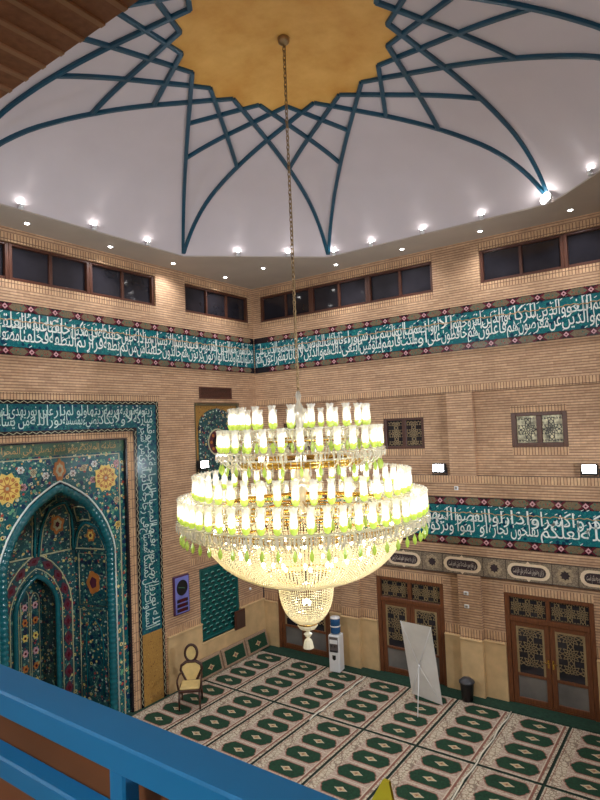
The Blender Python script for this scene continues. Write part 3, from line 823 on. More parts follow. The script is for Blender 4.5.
# brick reveal and inner frame
mb = MB()
for s in (-1, 1):
    a, b = sorted((UC+s*1.98, UC+s*1.83)); mb.box(a, b, -0.02, 0.0, 0, 6.86)
    a, b = sorted((UC+s*1.79, UC+s*1.74)); mb.box(a, b, -0.0, 0.14, 0, 6.7, 1)
mb.box(UC-1.98, UC+1.98, -0.02, 0.0, 6.72, 6.86, 0); mb.box(UC-1.79, UC+1.79, 0.0, 0.14, 6.66, 6.7, 1)
mb.build('inner_frame', [M['soldier'], M['black_glaze']], mih)
lt = MB().box(UC-1.74, UC+1.74, 0.07, 0.14, 6.40, 6.66).box(UC-1.74, UC+1.74, 0.06, 0.14, 6.385, 6.40).build('lintel', M['lintel'], mih)
mb = MB(); text_into(mb, 'فنادته الملائكة وهو قائم يصلي في المحراب', UC+1.5, UC-1.5, 6.47, 0.2, 0.066, 0); mb.build('script', M['ochre'], lt, fix=False)
# spandrel with arched opening
AO = [(0,5.78),(0.18,5.70),(0.35,5.60),(0.55,5.47),(0.72,5.34),(0.9,5.14),(1.06,4.93),(1.2,4.69),(1.3,4.45),(1.37,4.25),(1.41,4.05)]
def arch_pts(k=1.0, dz=0.0, z0=0.0):
    right = [(UC+h*k, 4.05+(z-4.05)*k+dz) for h, z in AO]; left = [(2*UC-x, z) for x, z in right]
    return [(left[-1][0], z0)] + left[::-1][:-1] + right + [(right[-1][0], z0)]
mb = MB(); y0, y1 = 0.10, 0.16
A = [(UC+h, z) for h, z in AO]; full = [(2*UC-x, z) for x, z in A][::-1][:-1] + A
for (xa, za), (xb, zb) in zip(full[:-1], full[1:]):
    mb.add([(xa,y0,za),(xb,y0,zb),(xb,y0,6.385),(xa,y0,6.385)], [(0,1,2,3)])
for s in (-1, 1):
    a, b = sorted((UC+s*1.41, UC+s*1.74)); mb.add([(a,y0,0),(b,y0,0),(b,y0,6.385),(a,y0,6.385)], [(0,1,2,3)])
mb.build('spandrel_panel', M['floral'], mih, fix=False)
def dense(pts, step):
    out = []
    for a, b in zip(pts[:-1], pts[1:]):
        L = math.hypot(b[0]-a[0], b[1]-a[1]); nn = max(1, int(L/step))
        for i in range(nn): out.append((a[0]+(b[0]-a[0])*i/nn, a[1]+(b[1]-a[1])*i/nn))
    out.append(pts[-1]); return out
pa = dense(arch_pts(0.93, -0.015), 0.03)
MB().tube([(x, 0.13, z) for x, z in pa], [0.095+0.012*((i % 4) < 2) for i in range(len(pa))], 10).build('rope_arch', M['turq'], mih)
MB().tube([(x, 0.095, z) for x, z in arch_pts(1.01, 0.0)], 0.022, 6).build('arch_outline', M['white_glaze'], mih)
mb = MB()
for s in (-1, 1): mb.box(UC+s*1.60-0.012, UC+s*1.60+0.012, 0.085, 0.1, 0, 6.33)
mb.box(UC-1.6, UC+1.6, 0.085, 0.1, 6.32, 6.34); mb.build('panel_line', M['cream_glaze'], mih)
def rosette(c, z, R, y, name, petals=10, cols=('yellow','amber','cream_glaze')):
    mb = MB(); st = [(c+(R if i % 2 == 0 else R*0.80)*math.cos(PI*i/petals), z+(R if i % 2 == 0 else R*0.80)*math.sin(PI*i/petals)) for i in range(2*petals)]
    mb.prism(st, y-0.02, y, 0)
    for i in range(petals):
        a = 2*PI*(i+0.5)/petals; cx, cz = c+R*0.62*math.cos(a), z+R*0.62*math.sin(a)
        mb.prism([(cx+R*0.13*math.cos(q*PI/3), cz+R*0.13*math.sin(q*PI/3)) for q in range(6)], y-0.024, y-0.019, 1)
    for i in range(petals):
        a = 2*PI*i/petals; mb.bar((c+R*0.2*math.cos(a), y-0.022, z+R*0.2*math.sin(a)), (c+R*0.72*math.cos(a), y-0.022, z+R*0.72*math.sin(a)), R*0.05, 0.006, 1)
    st = [(c+(R*0.32 if i % 2 == 0 else R*0.22)*math.cos(PI*i/8), z+(R*0.32 if i % 2 == 0 else R*0.22)*math.sin(PI*i/8)) for i in range(16)]
    mb.prism(st, y-0.026, y-0.018, 1); mb.prism([(c+R*0.12*math.cos(q*PI/3), z+R*0.12*math.sin(q*PI/3)) for q in range(6)], y-0.03, y-0.024, 2)
    return mb.build(name, [M[q] for q in cols], mih)
for s in (-1, 1): rosette(UC+s*1.2, 5.76, 0.34, 0.1, 'rosette')
def almond(c, z, w, h, y, name, cols, lobes=True):
    mb = MB(); pts = []
    for i in range(28):
        a = 2*PI*i/28; k = (1+0.12*math.cos(7*a)) if lobes else 1
        pts.append((c+w*math.sin(a)*(1-0.25*abs(math.cos(a)))*k, z+h*math.cos(a)*k))
    mb.prism(pts, y-0.018, y, 0)
    mb.prism([(c+(p[0]-c)*0.62, z+(p[1]-z)*0.62) for p in pts], y-0.024, y-0.016, 1)
    mb.prism([(c+(p[0]-c)*0.28, z+(p[1]-z)*0.28) for p in pts], y-0.03, y-0.022, 2)
    return mb.build(name, [M[q] for q in cols], mih)
almond(UC, 6.05, 0.15, 0.24, 0.1, 'medallion', ('amber','cream_glaze','amber'))
for s in (-1, 1):
    for q, (du, dz, col) in enumerate([(0.33,5.95,'white_glaze'),(0.62,6.05,'cream_glaze'),(1.52,6.1,'pink'),(1.5,5.2,'cream_glaze'),(1.52,4.6,'yellow'),(0.85,5.75,'pink'),(0.9,6.12,'white_glaze')]):
        rosette(UC+s*du, dz, 0.085, 0.1, 'blossom', 6, (col, 'maroon', 'cream_glaze'))
# niche walls: sides, back, hood
ND = 1.15; hw0, hw1 = 1.20, 1.02; ZH = 4.02; ih = 0.56; iap = 3.62; isp = 2.9
for s in (-1, 1):
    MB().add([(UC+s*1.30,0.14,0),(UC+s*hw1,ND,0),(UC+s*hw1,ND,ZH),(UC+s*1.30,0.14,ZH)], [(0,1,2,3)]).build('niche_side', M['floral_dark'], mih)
AI = [(0,iap),(0.12,3.56),(0.25,3.46),(0.37,3.32),(0.47,3.14),(0.53,2.98),(ih,2.8)]
def inner(k=1.0, z0=0.0, dz=0.0):
    r_ = [(UC+h*k, 2.8+(z-2.8)*k+dz) for h, z in AI]; l_ = [(2*UC-x, z) for x, z in r_]
    return [(l_[-1][0], z0)] + l_[::-1][:-1] + r_ + [(r_[-1][0], z0)]
mb = MB(); A = [(UC+h, z) for h, z in AI]; full = [(2*UC-x, z) for x, z in A][::-1][:-1] + A
for (xa, za), (xb, zb) in zip(full[:-1], full[1:]): mb.add([(xa,ND,za),(xb,ND,zb),(xb,ND,ZH),(xa,ND,ZH)], [(0,1,2,3)])
for s in (-1, 1):
    a, b = sorted((UC+s*ih, UC+s*hw1)); mb.add([(a,ND,0),(b,ND,0),(b,ND,ZH),(a,ND,ZH)], [(0,1,2,3)])
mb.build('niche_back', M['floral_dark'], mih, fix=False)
MB().tube([(x, ND-0.01, z) for x, z in dense(inner(0.93), 0.05)], 0.06, 8).build('inner_arch', M['turq'], mih)
mb = MB().tube([(x, ND-0.01, z) for x, z in inner(1.15)], 0.014, 5).tube([(x, ND-0.01, z) for x, z in inner(1.62, dz=-0.06)], 0.018, 5); mb.build('arch_outline', M['cream_glaze'], mih)
# plum cartouches between the two lines
pp = dense(inner(1.39), 0.01); acc = 0; last = pp[0]; k = 0; want = 0.18
mb = MB()
for p in pp[1:]:
    acc += math.hypot(p[0]-last[0], p[1]-last[1]); 
    if acc > want:
        a = math.atan2(p[1]-last[1], p[0]-last[0]); pts = []
        for i in range(16):
            q = 2*PI*i/16; rr = 1+0.15*math.cos(4*q); lx, lz = 0.145*math.cos(q)*rr, 0.095*math.sin(q)*rr
            pts.append((p[0]+lx*math.cos(a)-lz*math.sin(a), p[1]+lx*math.sin(a)+lz*math.cos(a)))
        mb.prism(pts, ND-0.02, ND-0.005, 0); mb.prism([(p[0]+(q[0]-p[0])*0.4, p[1]+(q[1]-p[1])*0.4) for q in pts], ND-0.026, ND-0.018, 1)
        want += 0.40
    last = p
mb.build('plum_cartouches', [M['plum'], M['maroon']], mih)
# inner recess with painted strips
mb = MB(); R = 0.55
for s in (-1, 1): mb.add([(UC+s*ih,ND,0),(UC+s*(ih-0.12),ND+R,0),(UC+s*(ih-0.12),ND+R,3.7),(UC+s*ih,ND,3.7)], [(0,1,2,3)])
mb.add([(UC-ih+0.12,ND+R,0),(UC+ih-0.12,ND+R,0),(UC+ih-0.12,ND+R,3.7),(UC-ih+0.12,ND+R,3.7)], [(0,1,2,3)])
mb.add([(UC-ih,ND,3.7),(UC+ih,ND,3.7),(UC+ih-0.12,ND+R,3.7),(UC-ih+0.12,ND+R,3.7)], [(0,1,2,3)])
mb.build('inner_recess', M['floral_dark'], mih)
for q in (-0.26, 0.0, 0.26):
    mb = MB(); w = 0.105; top = 3.05+(0.12 if q == 0 else 0)
    pts = [(UC+q-w,0.1),(UC+q-w,top-0.15),(UC+q-w*0.5,top-0.04),(UC+q,top),(UC+q+w*0.5,top-0.04),(UC+q+w,top-0.15),(UC+q+w,0.1)]
    mb.tube([(x, ND+R-0.015, z) for x, z in pts], 0.012, 5, 0)
    z = 2.75
    for i in range(6):
        col = [1,2,3,1,2,3][i]; rr = 0.08
        mb.prism([(UC+q+(rr if j % 2 == 0 else rr*0.7)*math.cos(PI*j/6), z+1.25*(rr if j % 2 == 0 else rr*0.7)*math.sin(PI*j/6)) for j in range(12)], ND+R-0.02, ND+R-0.002, col)
        mb.prism([(UC+q+0.03*math.cos(PI*j/3), z+0.035*math.sin(PI*j/3)) for j in range(6)], ND+R-0.026, ND+R-0.018, 4); z -= 0.36
    mb.build('flower_strip', [M['cream_glaze'], M['pink'], M['amber'], M['yellow'], M['maroon']], mih)
# hood: loft from the cornice to the arch
def front(t):
    pts = [(2*UC-(UC+h*0.93), 4.05+(z-4.05)*0.93) for h, z in reversed(AO)] + [(UC+h*0.93, 4.05+(z-4.05)*0.93) for h, z in AO[1:]]
    f = t*(len(pts)-1); i = min(int(f), len(pts)-2); g = f-i
    return Vector((pts[i][0]*(1-g)+pts[i+1][0]*g, 0.15, pts[i][1]*(1-g)+pts[i+1][1]*g))
def basep(t):
    pts = [(UC-1.30,0.14),(UC-hw1,ND),(UC+hw1,ND),(UC+1.30,0.14)]; L = [1.05, 2.04, 1.05]; s = t*sum(L)
    for i in range(3):
        if s <= L[i] or i == 2: g = min(s/L[i],1); return Vector((pts[i][0]*(1-g)+pts[i+1][0]*g, pts[i][1]*(1-g)+pts[i+1][1]*g, ZH))
        s -= L[i]
def hood(t, s):
    a, b = basep(t), front(t); c = a*(1-s)+b*s; k = math.sin(PI*s)
    return c+Vector((0, 0.22*k*math.sin(PI*t), 0.30*k*math.sin(PI*t)))
mb = MB(); NT_, NS = 48, 10
vs = [hood(i/NT_, j/NS) for i in range(NT_+1) for j in range(NS+1)]
mb.add(vs, [(i*(NS+1)+j, (i+1)*(NS+1)+j, (i+1)*(NS+1)+j+1, i*(NS+1)+j+1) for i in range(NT_) for j in range(NS)], 0, True)
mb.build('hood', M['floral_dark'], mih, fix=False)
def hoodline(pts, r, mat, name, n=10, off=0.02):
    path = []
    for (a, b) in zip(pts[:-1], pts[1:]):
        for i in range(n): t = i/n; path.append(hood(a[0]+(b[0]-a[0])*t, a[1]+(b[1]-a[1])*t)+Vector((0,-off,-off*0.5)))
    path.append(hood(*pts[-1])+Vector((0,-off,-off*0.5)))
    return MB().tube(path, r, 6).build(name, M[mat], mih)
for t0, t1 in ((0.03, 0.26), (0.27, 0.49), (0.51, 0.73), (0.74, 0.97)):
    tm = (t0+t1)/2
    lobe = [(t0,0.0),(t0+0.01,0.28),(t0+(tm-t0)*0.35,0.52),(tm,0.72),(t1-(t1-tm)*0.35,0.52),(t1-0.01,0.28),(t1,0.0)]
    hoodline(lobe, 0.034, 'turq', 'hood_rib', 6, 0.03); 
    hoodline([(tm+(q[0]-tm)*0.86, q[1]*0.93) for q in lobe], 0.010, 'cream_glaze', 'hood_line', 6, 0.02)
for tm in (0.26, 0.5, 0.74): hoodline([(tm,0.45),(tm-0.06,0.7),(tm,0.92),(tm+0.06,0.7),(tm,0.45)], 0.014, 'cream_glaze', 'hood_line', 6, 0.02)
MB().tube([basep(i/30)+Vector((0,-0.012,0.0)) for i in range(31)], 0.02, 5).build('cornice_line', M['cream_glaze'], mih)
# painted medallions on hood and side
def hood_med(t, s, w, h, cols):
    c = hood(t, s); n1 = (hood(t+0.02, s)-hood(t-0.02, s)).normalized(); n2 = (hood(t, s+0.05)-hood(t, s-0.05)).normalized()
    nn = n1.cross(n2).normalized(); 
    if nn.y > 0: nn = -nn
    mb = MB()
    for q, (k, m) in enumerate(((1,0),(0.62,1),(0.3,2))):
        ring = []
        for i in range(24):
            a = 2*PI*i/24; kk = 1+0.16*math.cos(6*a); ring.append(c+n1*(w*k*math.sin(a)*kk)+n2*(h*k*math.cos(a)*kk)+nn*(0.02+0.006*q))
        mb.add(ring+[p-nn*0.03 for p in ring], [tuple(range(24))]+[(i,(i+1)%24,24+(i+1)%24,24+i) for i in range(24)], m)
    mb.build('medallion', [M[x] for x in cols], mih)
hood_med(0.38, 0.32, 0.17, 0.22, ('plum','cream_glaze','amber')); hood_med(0.62, 0.32, 0.17, 0.24, ('amber','cream_glaze','maroon')); hood_med(0.85, 0.35, 0.12, 0.16, ('amber','yellow','plum')); hood_med(0.15, 0.35, 0.12, 0.16, ('amber','yellow','plum'))
for s in (-1, 1):
    M_ = Matrix.Translation((UC+s*1.30, 0.14, 0)) @ Matrix.Rotation(math.atan2(ND-0.14, s*(hw1-1.30)), 4, 'Z')
    mb = MB()
    sg = -1 if s < 0 else 1
    for z0, z1 in ((0.2, 2.55), (2.65, 3.9)):
        mb.tube([(0.1,0.012*sg,z0),(0.92,0.012*sg,z0),(0.92,0.012*sg,z1),(0.1,0.012*sg,z1)], 0.012, 5, 0, M_, closed=True)
    pts = [(0.5+0.19*math.cos(2*PI*i/20)*(1+0.1*math.cos(5*2*PI*i/20)), 3.2+0.27*math.sin(2*PI*i/20)*(1+0.1*math.cos(5*2*PI*i/20))) for i in range(20)]
    mb.prism(pts, -0.012, 0.012, 1, M_); mb.prism([(0.5+(p[0]-0.5)*0.5, 3.2+(p[1]-3.2)*0.5) for p in pts], -0.02, 0.02, 2, M_)
    pts = [(0.25,0.5),(0.25,1.9),(0.33,2.15),(0.5,2.35),(0.67,2.15),(0.75,1.9),(0.75,0.5)]
    mb.tube([(p[0], 0.012*sg, p[1]) for p in pts], 0.02, 5, 3, M_)
    mb.build('side_ornament', [M['cream_glaze'], M['amber'], M['plum'], M['turq']], mih)

# ------------------------------------------------------------------ fittings of the left wall
# arched tile panel high on the wall
tp = thing('tiled_niche', 'dark blue arched tile panel with round plum medallion, high up behind the chandelier', 'niche', (0,-1.76,5.25), LROT)
w = 0.95; h = 2.34
mb = MB()
for a, b, c, d in ((-w, -w+0.07, 0, h), (w-0.07, w, 0, h), (-w+0.07, w-0.07, h-0.07, h)): mb.bbox(a, b, 0.02, 0.12, c, d, 0.01)
mb.build('frame', plain('olive_frame', rgb(96,86,62), 0.5), tp)
MB().box(-w+0.07, w-0.07, 0.08, 0.118, 0, h-0.07).build('ground', M['gold_tile'], tp)
A2 = [(-0.76,0),(-0.76,1.6),(-0.7,1.86),(-0.52,2.05),(-0.3,2.14),(0,2.2),(0.3,2.14),(0.52,2.05),(0.7,1.86),(0.76,1.6),(0.76,0)]
MB().prism(A2, 0.055, 0.08).build('arch_tile', M['floral_dark'], tp)
mb = MB()
for p in dense(A2, 0.13): mb.prism([(p[0]*0.93+0.02*math.cos(q*PI/2), p[1]*0.97+0.02*math.sin(q*PI/2)) for q in range(4)], 0.048, 0.056)
mb.build('arch_beading', M['white_glaze'], tp)
mb = MB(); 
for R_, y, m in ((0.40,0.05,0),(0.36,0.046,1),(0.2,0.04,2)): mb.prism([(R_*math.cos(2*PI*i/28), 1.2+R_*math.sin(2*PI*i/28)) for i in range(28)], y, 0.056, m)
for i in range(8):
    a = PI*i/4; mb.prism([(0.27*math.cos(a)+0.05*math.cos(q*PI/3), 1.2+0.27*math.sin(a)+0.05*math.sin(q*PI/3)) for q in range(6)], 0.038, 0.047, 3)
mb.build('round_medallion', [M['cream_glaze'], M['plum'], M['black_glaze'], M['amber']], tp)
# vent grille
vt = thing('air_vent', 'dark brown slatted air vent above the arched tile panel', 'vent', (0,-1.83,7.72), LROT)
mb = MB()
for a, b, c, d in ((-0.68,-0.63,0,0.34),(0.63,0.68,0,0.34),(-0.63,0.63,0,0.04),(-0.63,0.63,0.30,0.34)): mb.bbox(a, b, -0.03, 0.0, c, d, 0.006)
mb.build('frame', plain('vent_brown', rgb(84,46,32), 0.5), vt)
MB().box(-0.63, 0.63, -0.006, 0.0, 0.04, 0.30).build('backing', M['black_plastic'], vt)
mb = MB()
for i in range(7): mb.bar((-0.63,-0.012,0.06+0.036*i), (0.63,-0.012,0.06+0.036*i), 0.016, 0.014, 0)
mb.build('slats', plain('vent_slat', rgb(96,52,36), 0.5), vt)
# teal pierced screen
sc = thing('lattice_screen', 'teal pierced lattice screen set in the wall behind the chandelier tail', 'screen', (0,-1.93,0.93), LROT)
mb = MB(); w, h = 0.79, 1.99
MB().box(-w, w, 0.09, 0.118, 0.0, h).build('backing', plain('screen_backing', rgb(14,62,60), 0.4), sc)
mb = MB()
for a, b, c, d in ((-w,-w+0.05,0,h),(w-0.05,w,0,h),(-w+0.05,w-0.05,0,0.05),(-w+0.05,w-0.05,h-0.05,h)): mb.bbox(a, b, 0.0, 0.09, c, d, 0.006)
mb.build('frame', plain('screen_teal_frame', rgb(24,88,84), 0.35), sc)
MB().box(-w+0.05, w-0.05, 0.03, 0.09, 0.05, h-0.05).build('tile_sheet', plain('screen_teal', rgb(22,84,80), 0.22, noise=0.2, scale=5), sc)
mb = MB(); nrow = 0; z = 0.16
while z < h-0.1:
    off = 0.0 if nrow % 2 == 0 else 0.125
    for i in range(-4, 5):
        x = i*0.25+off
        if abs(x) > w-0.14: continue
        mb.prism([(x-0.075,z+0.012),(x-0.03,z+0.048),(x+0.045,z+0.04),(x+0.075,z-0.008),(x+0.03,z-0.048),(x-0.045,z-0.04)], 0.024, 0.031, 0)
        mb.prism([(x-0.075,z+0.018),(x-0.03,z+0.056),(x+0.05,z+0.047),(x+0.04,z+0.03),(x-0.02,z+0.036)], 0.012, 0.032, 1)
    nrow += 1; z += 0.135
mb.build('pierced_openings', [plain('screen_hole', rgb(10,40,42), 0.4), plain('screen_lip', rgb(110,168,158), 0.2)], sc)
MB().bbox(-w-0.05, w+0.05, -0.07, 0.1, -0.06, 0.0, 0.01).build('sill', M['plinth'], sc)
nf = thing('picture_frame', 'small dark brown framed board at the lower right corner of the teal screen', 'frame', (0.105,-1.24,0.88), LROT)
MB().bbox(-0.22,0.22,-0.03,0.03,0,0.54,0.012).build('border', M['wood_dark'], nf); MB().box(-0.17,0.17,-0.036,-0.03,0.05,0.49).build('board', plain('board_brown', rgb(74,52,42), 0.6), nf)
# prayer time clock
ck = thing('prayer_clock', 'tall violet-blue prayer clock with round black dial and red lines', 'clock', (0,-3.45,1.92), LROT)
w, h = 0.275, 1.02
MB().bbox(-w, w, -0.07, 0.0, 0, h, 0.015).build('case', plain('clock_case', rgb(74,40,70), 0.35), ck)
MB().box(-w+0.035, w-0.035, -0.076, -0.07, 0.035, h-0.035).build('face_plate', plain('clock_plate', rgb(120,124,196), 0.35, noise=0.15, scale=3), ck)
d = MB().prism([(0.195*math.cos(2*PI*i/28), 0.70+0.205*math.sin(2*PI*i/28)) for i in range(28)], -0.082, -0.075).build('dial', M['black_plastic'], ck)
mb = MB(); mb.bar((0,-0.084,0.70),(-0.13,-0.084,0.73),0.012,0.004).bar((0,-0.084,0.70),(0.09,-0.084,0.67),0.016,0.004); mb.build('hands', plain('clock_hand', rgb(90,140,110), 0.4), d)
for i in range(3):
    z = 0.36-0.125*i
    p = MB().box(-0.19, 0.19, -0.082, -0.075, z-0.04, z+0.05).build('time_window', plain('clock_black', rgb(24,16,22), 0.3), ck)
    mb = MB()
    for q in range(4):
        x = -0.09+0.06*q
        for (a, b) in (((x,z-0.02),(x,z+0.03)), ((x+0.03,z-0.02),(x+0.03,z+0.03)), ((x,z+0.03),(x+0.03,z+0.03)), ((x,z-0.02),(x+0.03,z-0.02))): mb.bar((a[0],-0.084,a[1]),(b[0],-0.084,b[1]),0.007,0.003)
    mb.build('digits', M['red_led'], p)
# small box on the wall (sensor) right of the screen
bx = thing('wall_sensor', 'tiny white dome sensor on the brick right of the teal screen', 'sensor', (0,-0.62,1.88), LROT)
MB().lathe([(0.045,0),(0.045,0.02),(0.03,0.04),(0.0,0.05)], 12, 0, Matrix.Rotation(PI/2,4,'X')).build('body', M['white_metal'], bx)

# light switches on the pier, box on the high brickwork
for (x, z, lb) in ((6.66, 2.44, 'upper of two small white wall boxes on the brick pier'), (6.66, 2.12, 'lower of two small white wall boxes on the brick pier')):
    s = thing('wall_box', lb, 'switch', (x, -0.08, z), 0, 'white boxes on the brick pier')
    MB().bbox(-0.06, 0.06, -0.03, 0.0, 0, 0.09, 0.008).build('plate', M['white_metal'], s); MB().bbox(-0.03, 0.03, -0.038, -0.03, 0.02, 0.07, 0.004).build('rocker', M['stone_grey'], s)
s = thing('wall_box', 'small cream box on the brick just below the lamp ledge', 'switch', (6.52, 0, 5.03)); MB().bbox(-0.05, 0.05, -0.03, 0, 0, 0.1, 0.008).build('plate', M['white_metal'], s); MB().bbox(-0.03,0.03,-0.036,-0.03,0.02,0.08,0.003).build('cover', M['stone_grey'], s)

# ------------------------------------------------------------------ lamps on ledges, uplights, downlights
def flood(label, loc, rz, watt=92, tilt=0):
    t = thing('floodlight', label, 'floodlight', loc, rz)
    MB().bbox(-0.17, 0.17, -0.1, 0.06, 0.05, 0.30, 0.02).build('housing', M['black_plastic'], t)
    MB().box(-0.14, 0.14, -0.106, -0.1, 0.10, 0.28).build('lens', M['flood'], t)
    MB().bar((-0.19,0,0.0),(-0.19,0,0.2),0.02,0.03,0).bar((0.19,0,0.0),(0.19,0,0.2),0.02,0.03,0).box(-0.2,0.2,-0.03,0.03,0,0.02).build('bracket', M['black_plastic'], t)
    li = bpy.data.lights.new('floodlight_beam', 'AREA'); li.shape = 'RECTANGLE'; li.size = 0.28; li.size_y = 0.18; li.energy = watt; li.spread = math.radians(125); li.color = (0.92, 0.985, 1.06)
    o = link('floodlight_beam', li, t, (0,-0.115,0.19)); o.rotation_euler = (-math.radians(90+tilt), 0, 0)
flood('bright white floodlight on the ledge left of the brick pier, above the door wall frieze', (6.08, 0.045, 5.40), 0, 22, 5)
flood('bright white floodlight on the ledge at the right edge, below the mirrored window', (9.62, 0.045, 5.40), 0, 22, 5)
flood('bright white floodlight at the foot of the arched tile panel', (0.075, -2.55, 5.66), LROT, 22, 5)
ul = [(1.31,-8.27),(1.27,-6.66),(1.27,-5.2),(2.02,-2.95),(3.06,-2.09),(4.02,-1.36),(5.13,-1.36),(6.53,-1.36),(7.96,-1.36),(9.37,-1.42),(10.36,-2.3)]
Cv = Vector(DC)
for i, (x, y) in enumerate(ul):
    d = (Vector((x, y))-Cv); th = math.atan2(d.y, d.x); rr = r_edge(th)-(0.13 if i == 9 else 0.09); x, y = DC[0]+rr*math.cos(th), DC[1]+rr*math.sin(th)
    big = i == 9
    t = thing('uplight', '%s white spotlight on the dome rim from the left of the photo' % ORD[i] if not big else 'largest and brightest white spotlight on the dome rim, beneath the right-hand star tip', 'spotlight', (x, y, ZC+0.02), th+PI, 'spotlights around the dome rim')
    tilt = Matrix.Rotation(math.radians(78 if big else 20), 4, 'Y')
    q = 2.4 if big else 1.0
    MB().lathe([(0.05,-0.02),(0.05,0.02)], 14).bar((0,0,0),(0.01,0,0.05),0.03,0.02,0,(0,1,0)).build('base', M['white_metal'], t)
    hd = MB().lathe([(0.02,-0.03),(0.05*q,-0.015),(0.055*q,0.02*q)], 14, 0, Matrix.Translation((0.02,0,0.05)) @ tilt, caps=False).build('head', M['white_metal'], t)
    MB().lathe([(0.0,-0.02),(0.018*q,-0.005),(0.023*q,0.02*q),(0.02*q,0.04*q),(0.012*q,0.05*q),(0.0,0.054*q)], 12, 0, Matrix.Translation((0.02,0,0.05)) @ tilt).build('bulb', M['led'], t)
    li = bpy.data.lights.new('uplight_beam', 'SPOT'); li.energy = 0.9*(3 if big else 1.0); li.spot_size = math.radians(60); li.spot_blend = 0.9; li.shadow_soft_size = 0.04; li.color = (1,0.96,0.92)
    o = link('uplight_beam', li, t, (0.26 if big else 0.14,0,0.12 if big else 0.2)); o.rotation_euler = (0, math.radians(180-32)*-1, 0)
dl = [(0.50,-7.82),(0.45,-5.72),(0.45,-3.74),(0.45,-1.72),(1.88,-1.70),(3.57,-0.55),(5.61,-0.56),(7.66,-0.56),(9.66,-0.57)]
for i, (x, y) in enumerate(dl):
    t = thing('downlight', '%s small recessed downlight in the flat ceiling border from the left' % ORD[i], 'downlight', (x, y, ZC), 0, 'recessed downlights in the ceiling border')
    MB().lathe([(0.05,0.0),(0.08,-0.002),(0.08,-0.008),(0.05,-0.008)], 18).build('trim_ring', M['white_metal'], t)
    MB().lathe([(0.0,-0.022),(0.035,-0.018),(0.05,-0.006),(0.05,0.0)], 16).build('lens', M['led_small'], t)
    li = bpy.data.lights.new('downlight_beam', 'SPOT'); li.energy = 90; li.spot_size = math.radians(140); li.spot_blend = 1.0; li.shadow_soft_size = 0.07; li.color = (0.96,0.98,1.0)
    link('downlight_beam', li, t, (0,0,-0.03))

# ------------------------------------------------------------------ chandelier
CX, CY = 6.6, -6.8
CH0 = 3.3
ch = thing('chandelier', 'huge tiered crystal chandelier with lit tulip lamps and lime green collars, hanging from the dome', 'chandelier', (CX, CY, CH0))
Z = lambda z: z-CH0
tiers = [(1.08, 6.96, 24), (1.27, 6.63, 30), (1.67, 5.95, 44), (1.90, 5.62, 56)]
# chain
mb = MB(); z = 13.16; k = 0
while z > 7.3:
    a = (k % 2)*PI/2; L = 0.075
    pts = [(0.024*math.cos(q*PI/4), 0, 0.052*math.sin(q*PI/4)) for q in range(8)]
    mb.tube(pts, 0.009, 4, 0, Matrix.Translation((0,0,Z(z))) @ Matrix.Rotation(a, 4, 'Z'), closed=True); z -= L; k += 1
mb.build('chain', M['chain'], ch)
MB().tube([(0.02,0.012,Z(13.16)), (0.022,-0.01,Z(11.5)), (0.018,0.012,Z(10)), (0.02,-0.012,Z(8.5)), (0.02,0.0,Z(7.25))], 0.007, 5).build('power_cord', plain('cord_gold', rgb(150,124,84), 0.5), ch)
MB().lathe([(0.0,Z(13.07)),(0.04,Z(13.08)),(0.09,Z(13.12)),(0.10,Z(13.19)),(0.05,Z(13.21))], 20).build('ceiling_canopy', M['chain'], ch)
# stem
MB().lathe([(0.02,Z(7.38)),(0.05,Z(7.3)),(0.03,Z(7.2)),(0.08,Z(7.1)),(0.11,Z(6.95)),(0.05,Z(6.8)),(0.09,Z(6.65)),(0.12,Z(6.5)),(0.05,Z(6.4)),(0.07,Z(6.2)),(0.13,Z(6.05)),(0.15,Z(5.9)),(0.06,Z(5.75)),(0.05,Z(5.3))], 16).build('stem', M['crystal'], ch)
for (R, z, n_) in tiers:
    Ri = R-0.36
    ring = [(Ri*math.cos(2*PI*i/48), Ri*math.sin(2*PI*i/48), Z(z-0.36)) for i in range(48)]
    mb = MB().tube(ring, 0.035, 6, closed=True)
    for i in range(6): a = 2*PI*i/6+0.2; mb.tube([(0.05*math.cos(a),0.05*math.sin(a),Z(z-0.33)), (Ri*math.cos(a),Ri*math.sin(a),Z(z-0.36))], 0.016, 5)
    mb.build('ring', M['gold'], ch)
MB().lathe([(0.95,Z(6.26)),(0.98,Z(6.23)),(0.98,Z(6.20)),(0.5,Z(6.17)),(0.1,Z(6.17))], 40).lathe([(0.03,Z(6.6)),(0.03,Z(6.2))], 8).build('gold_plate', M['gold'], ch)
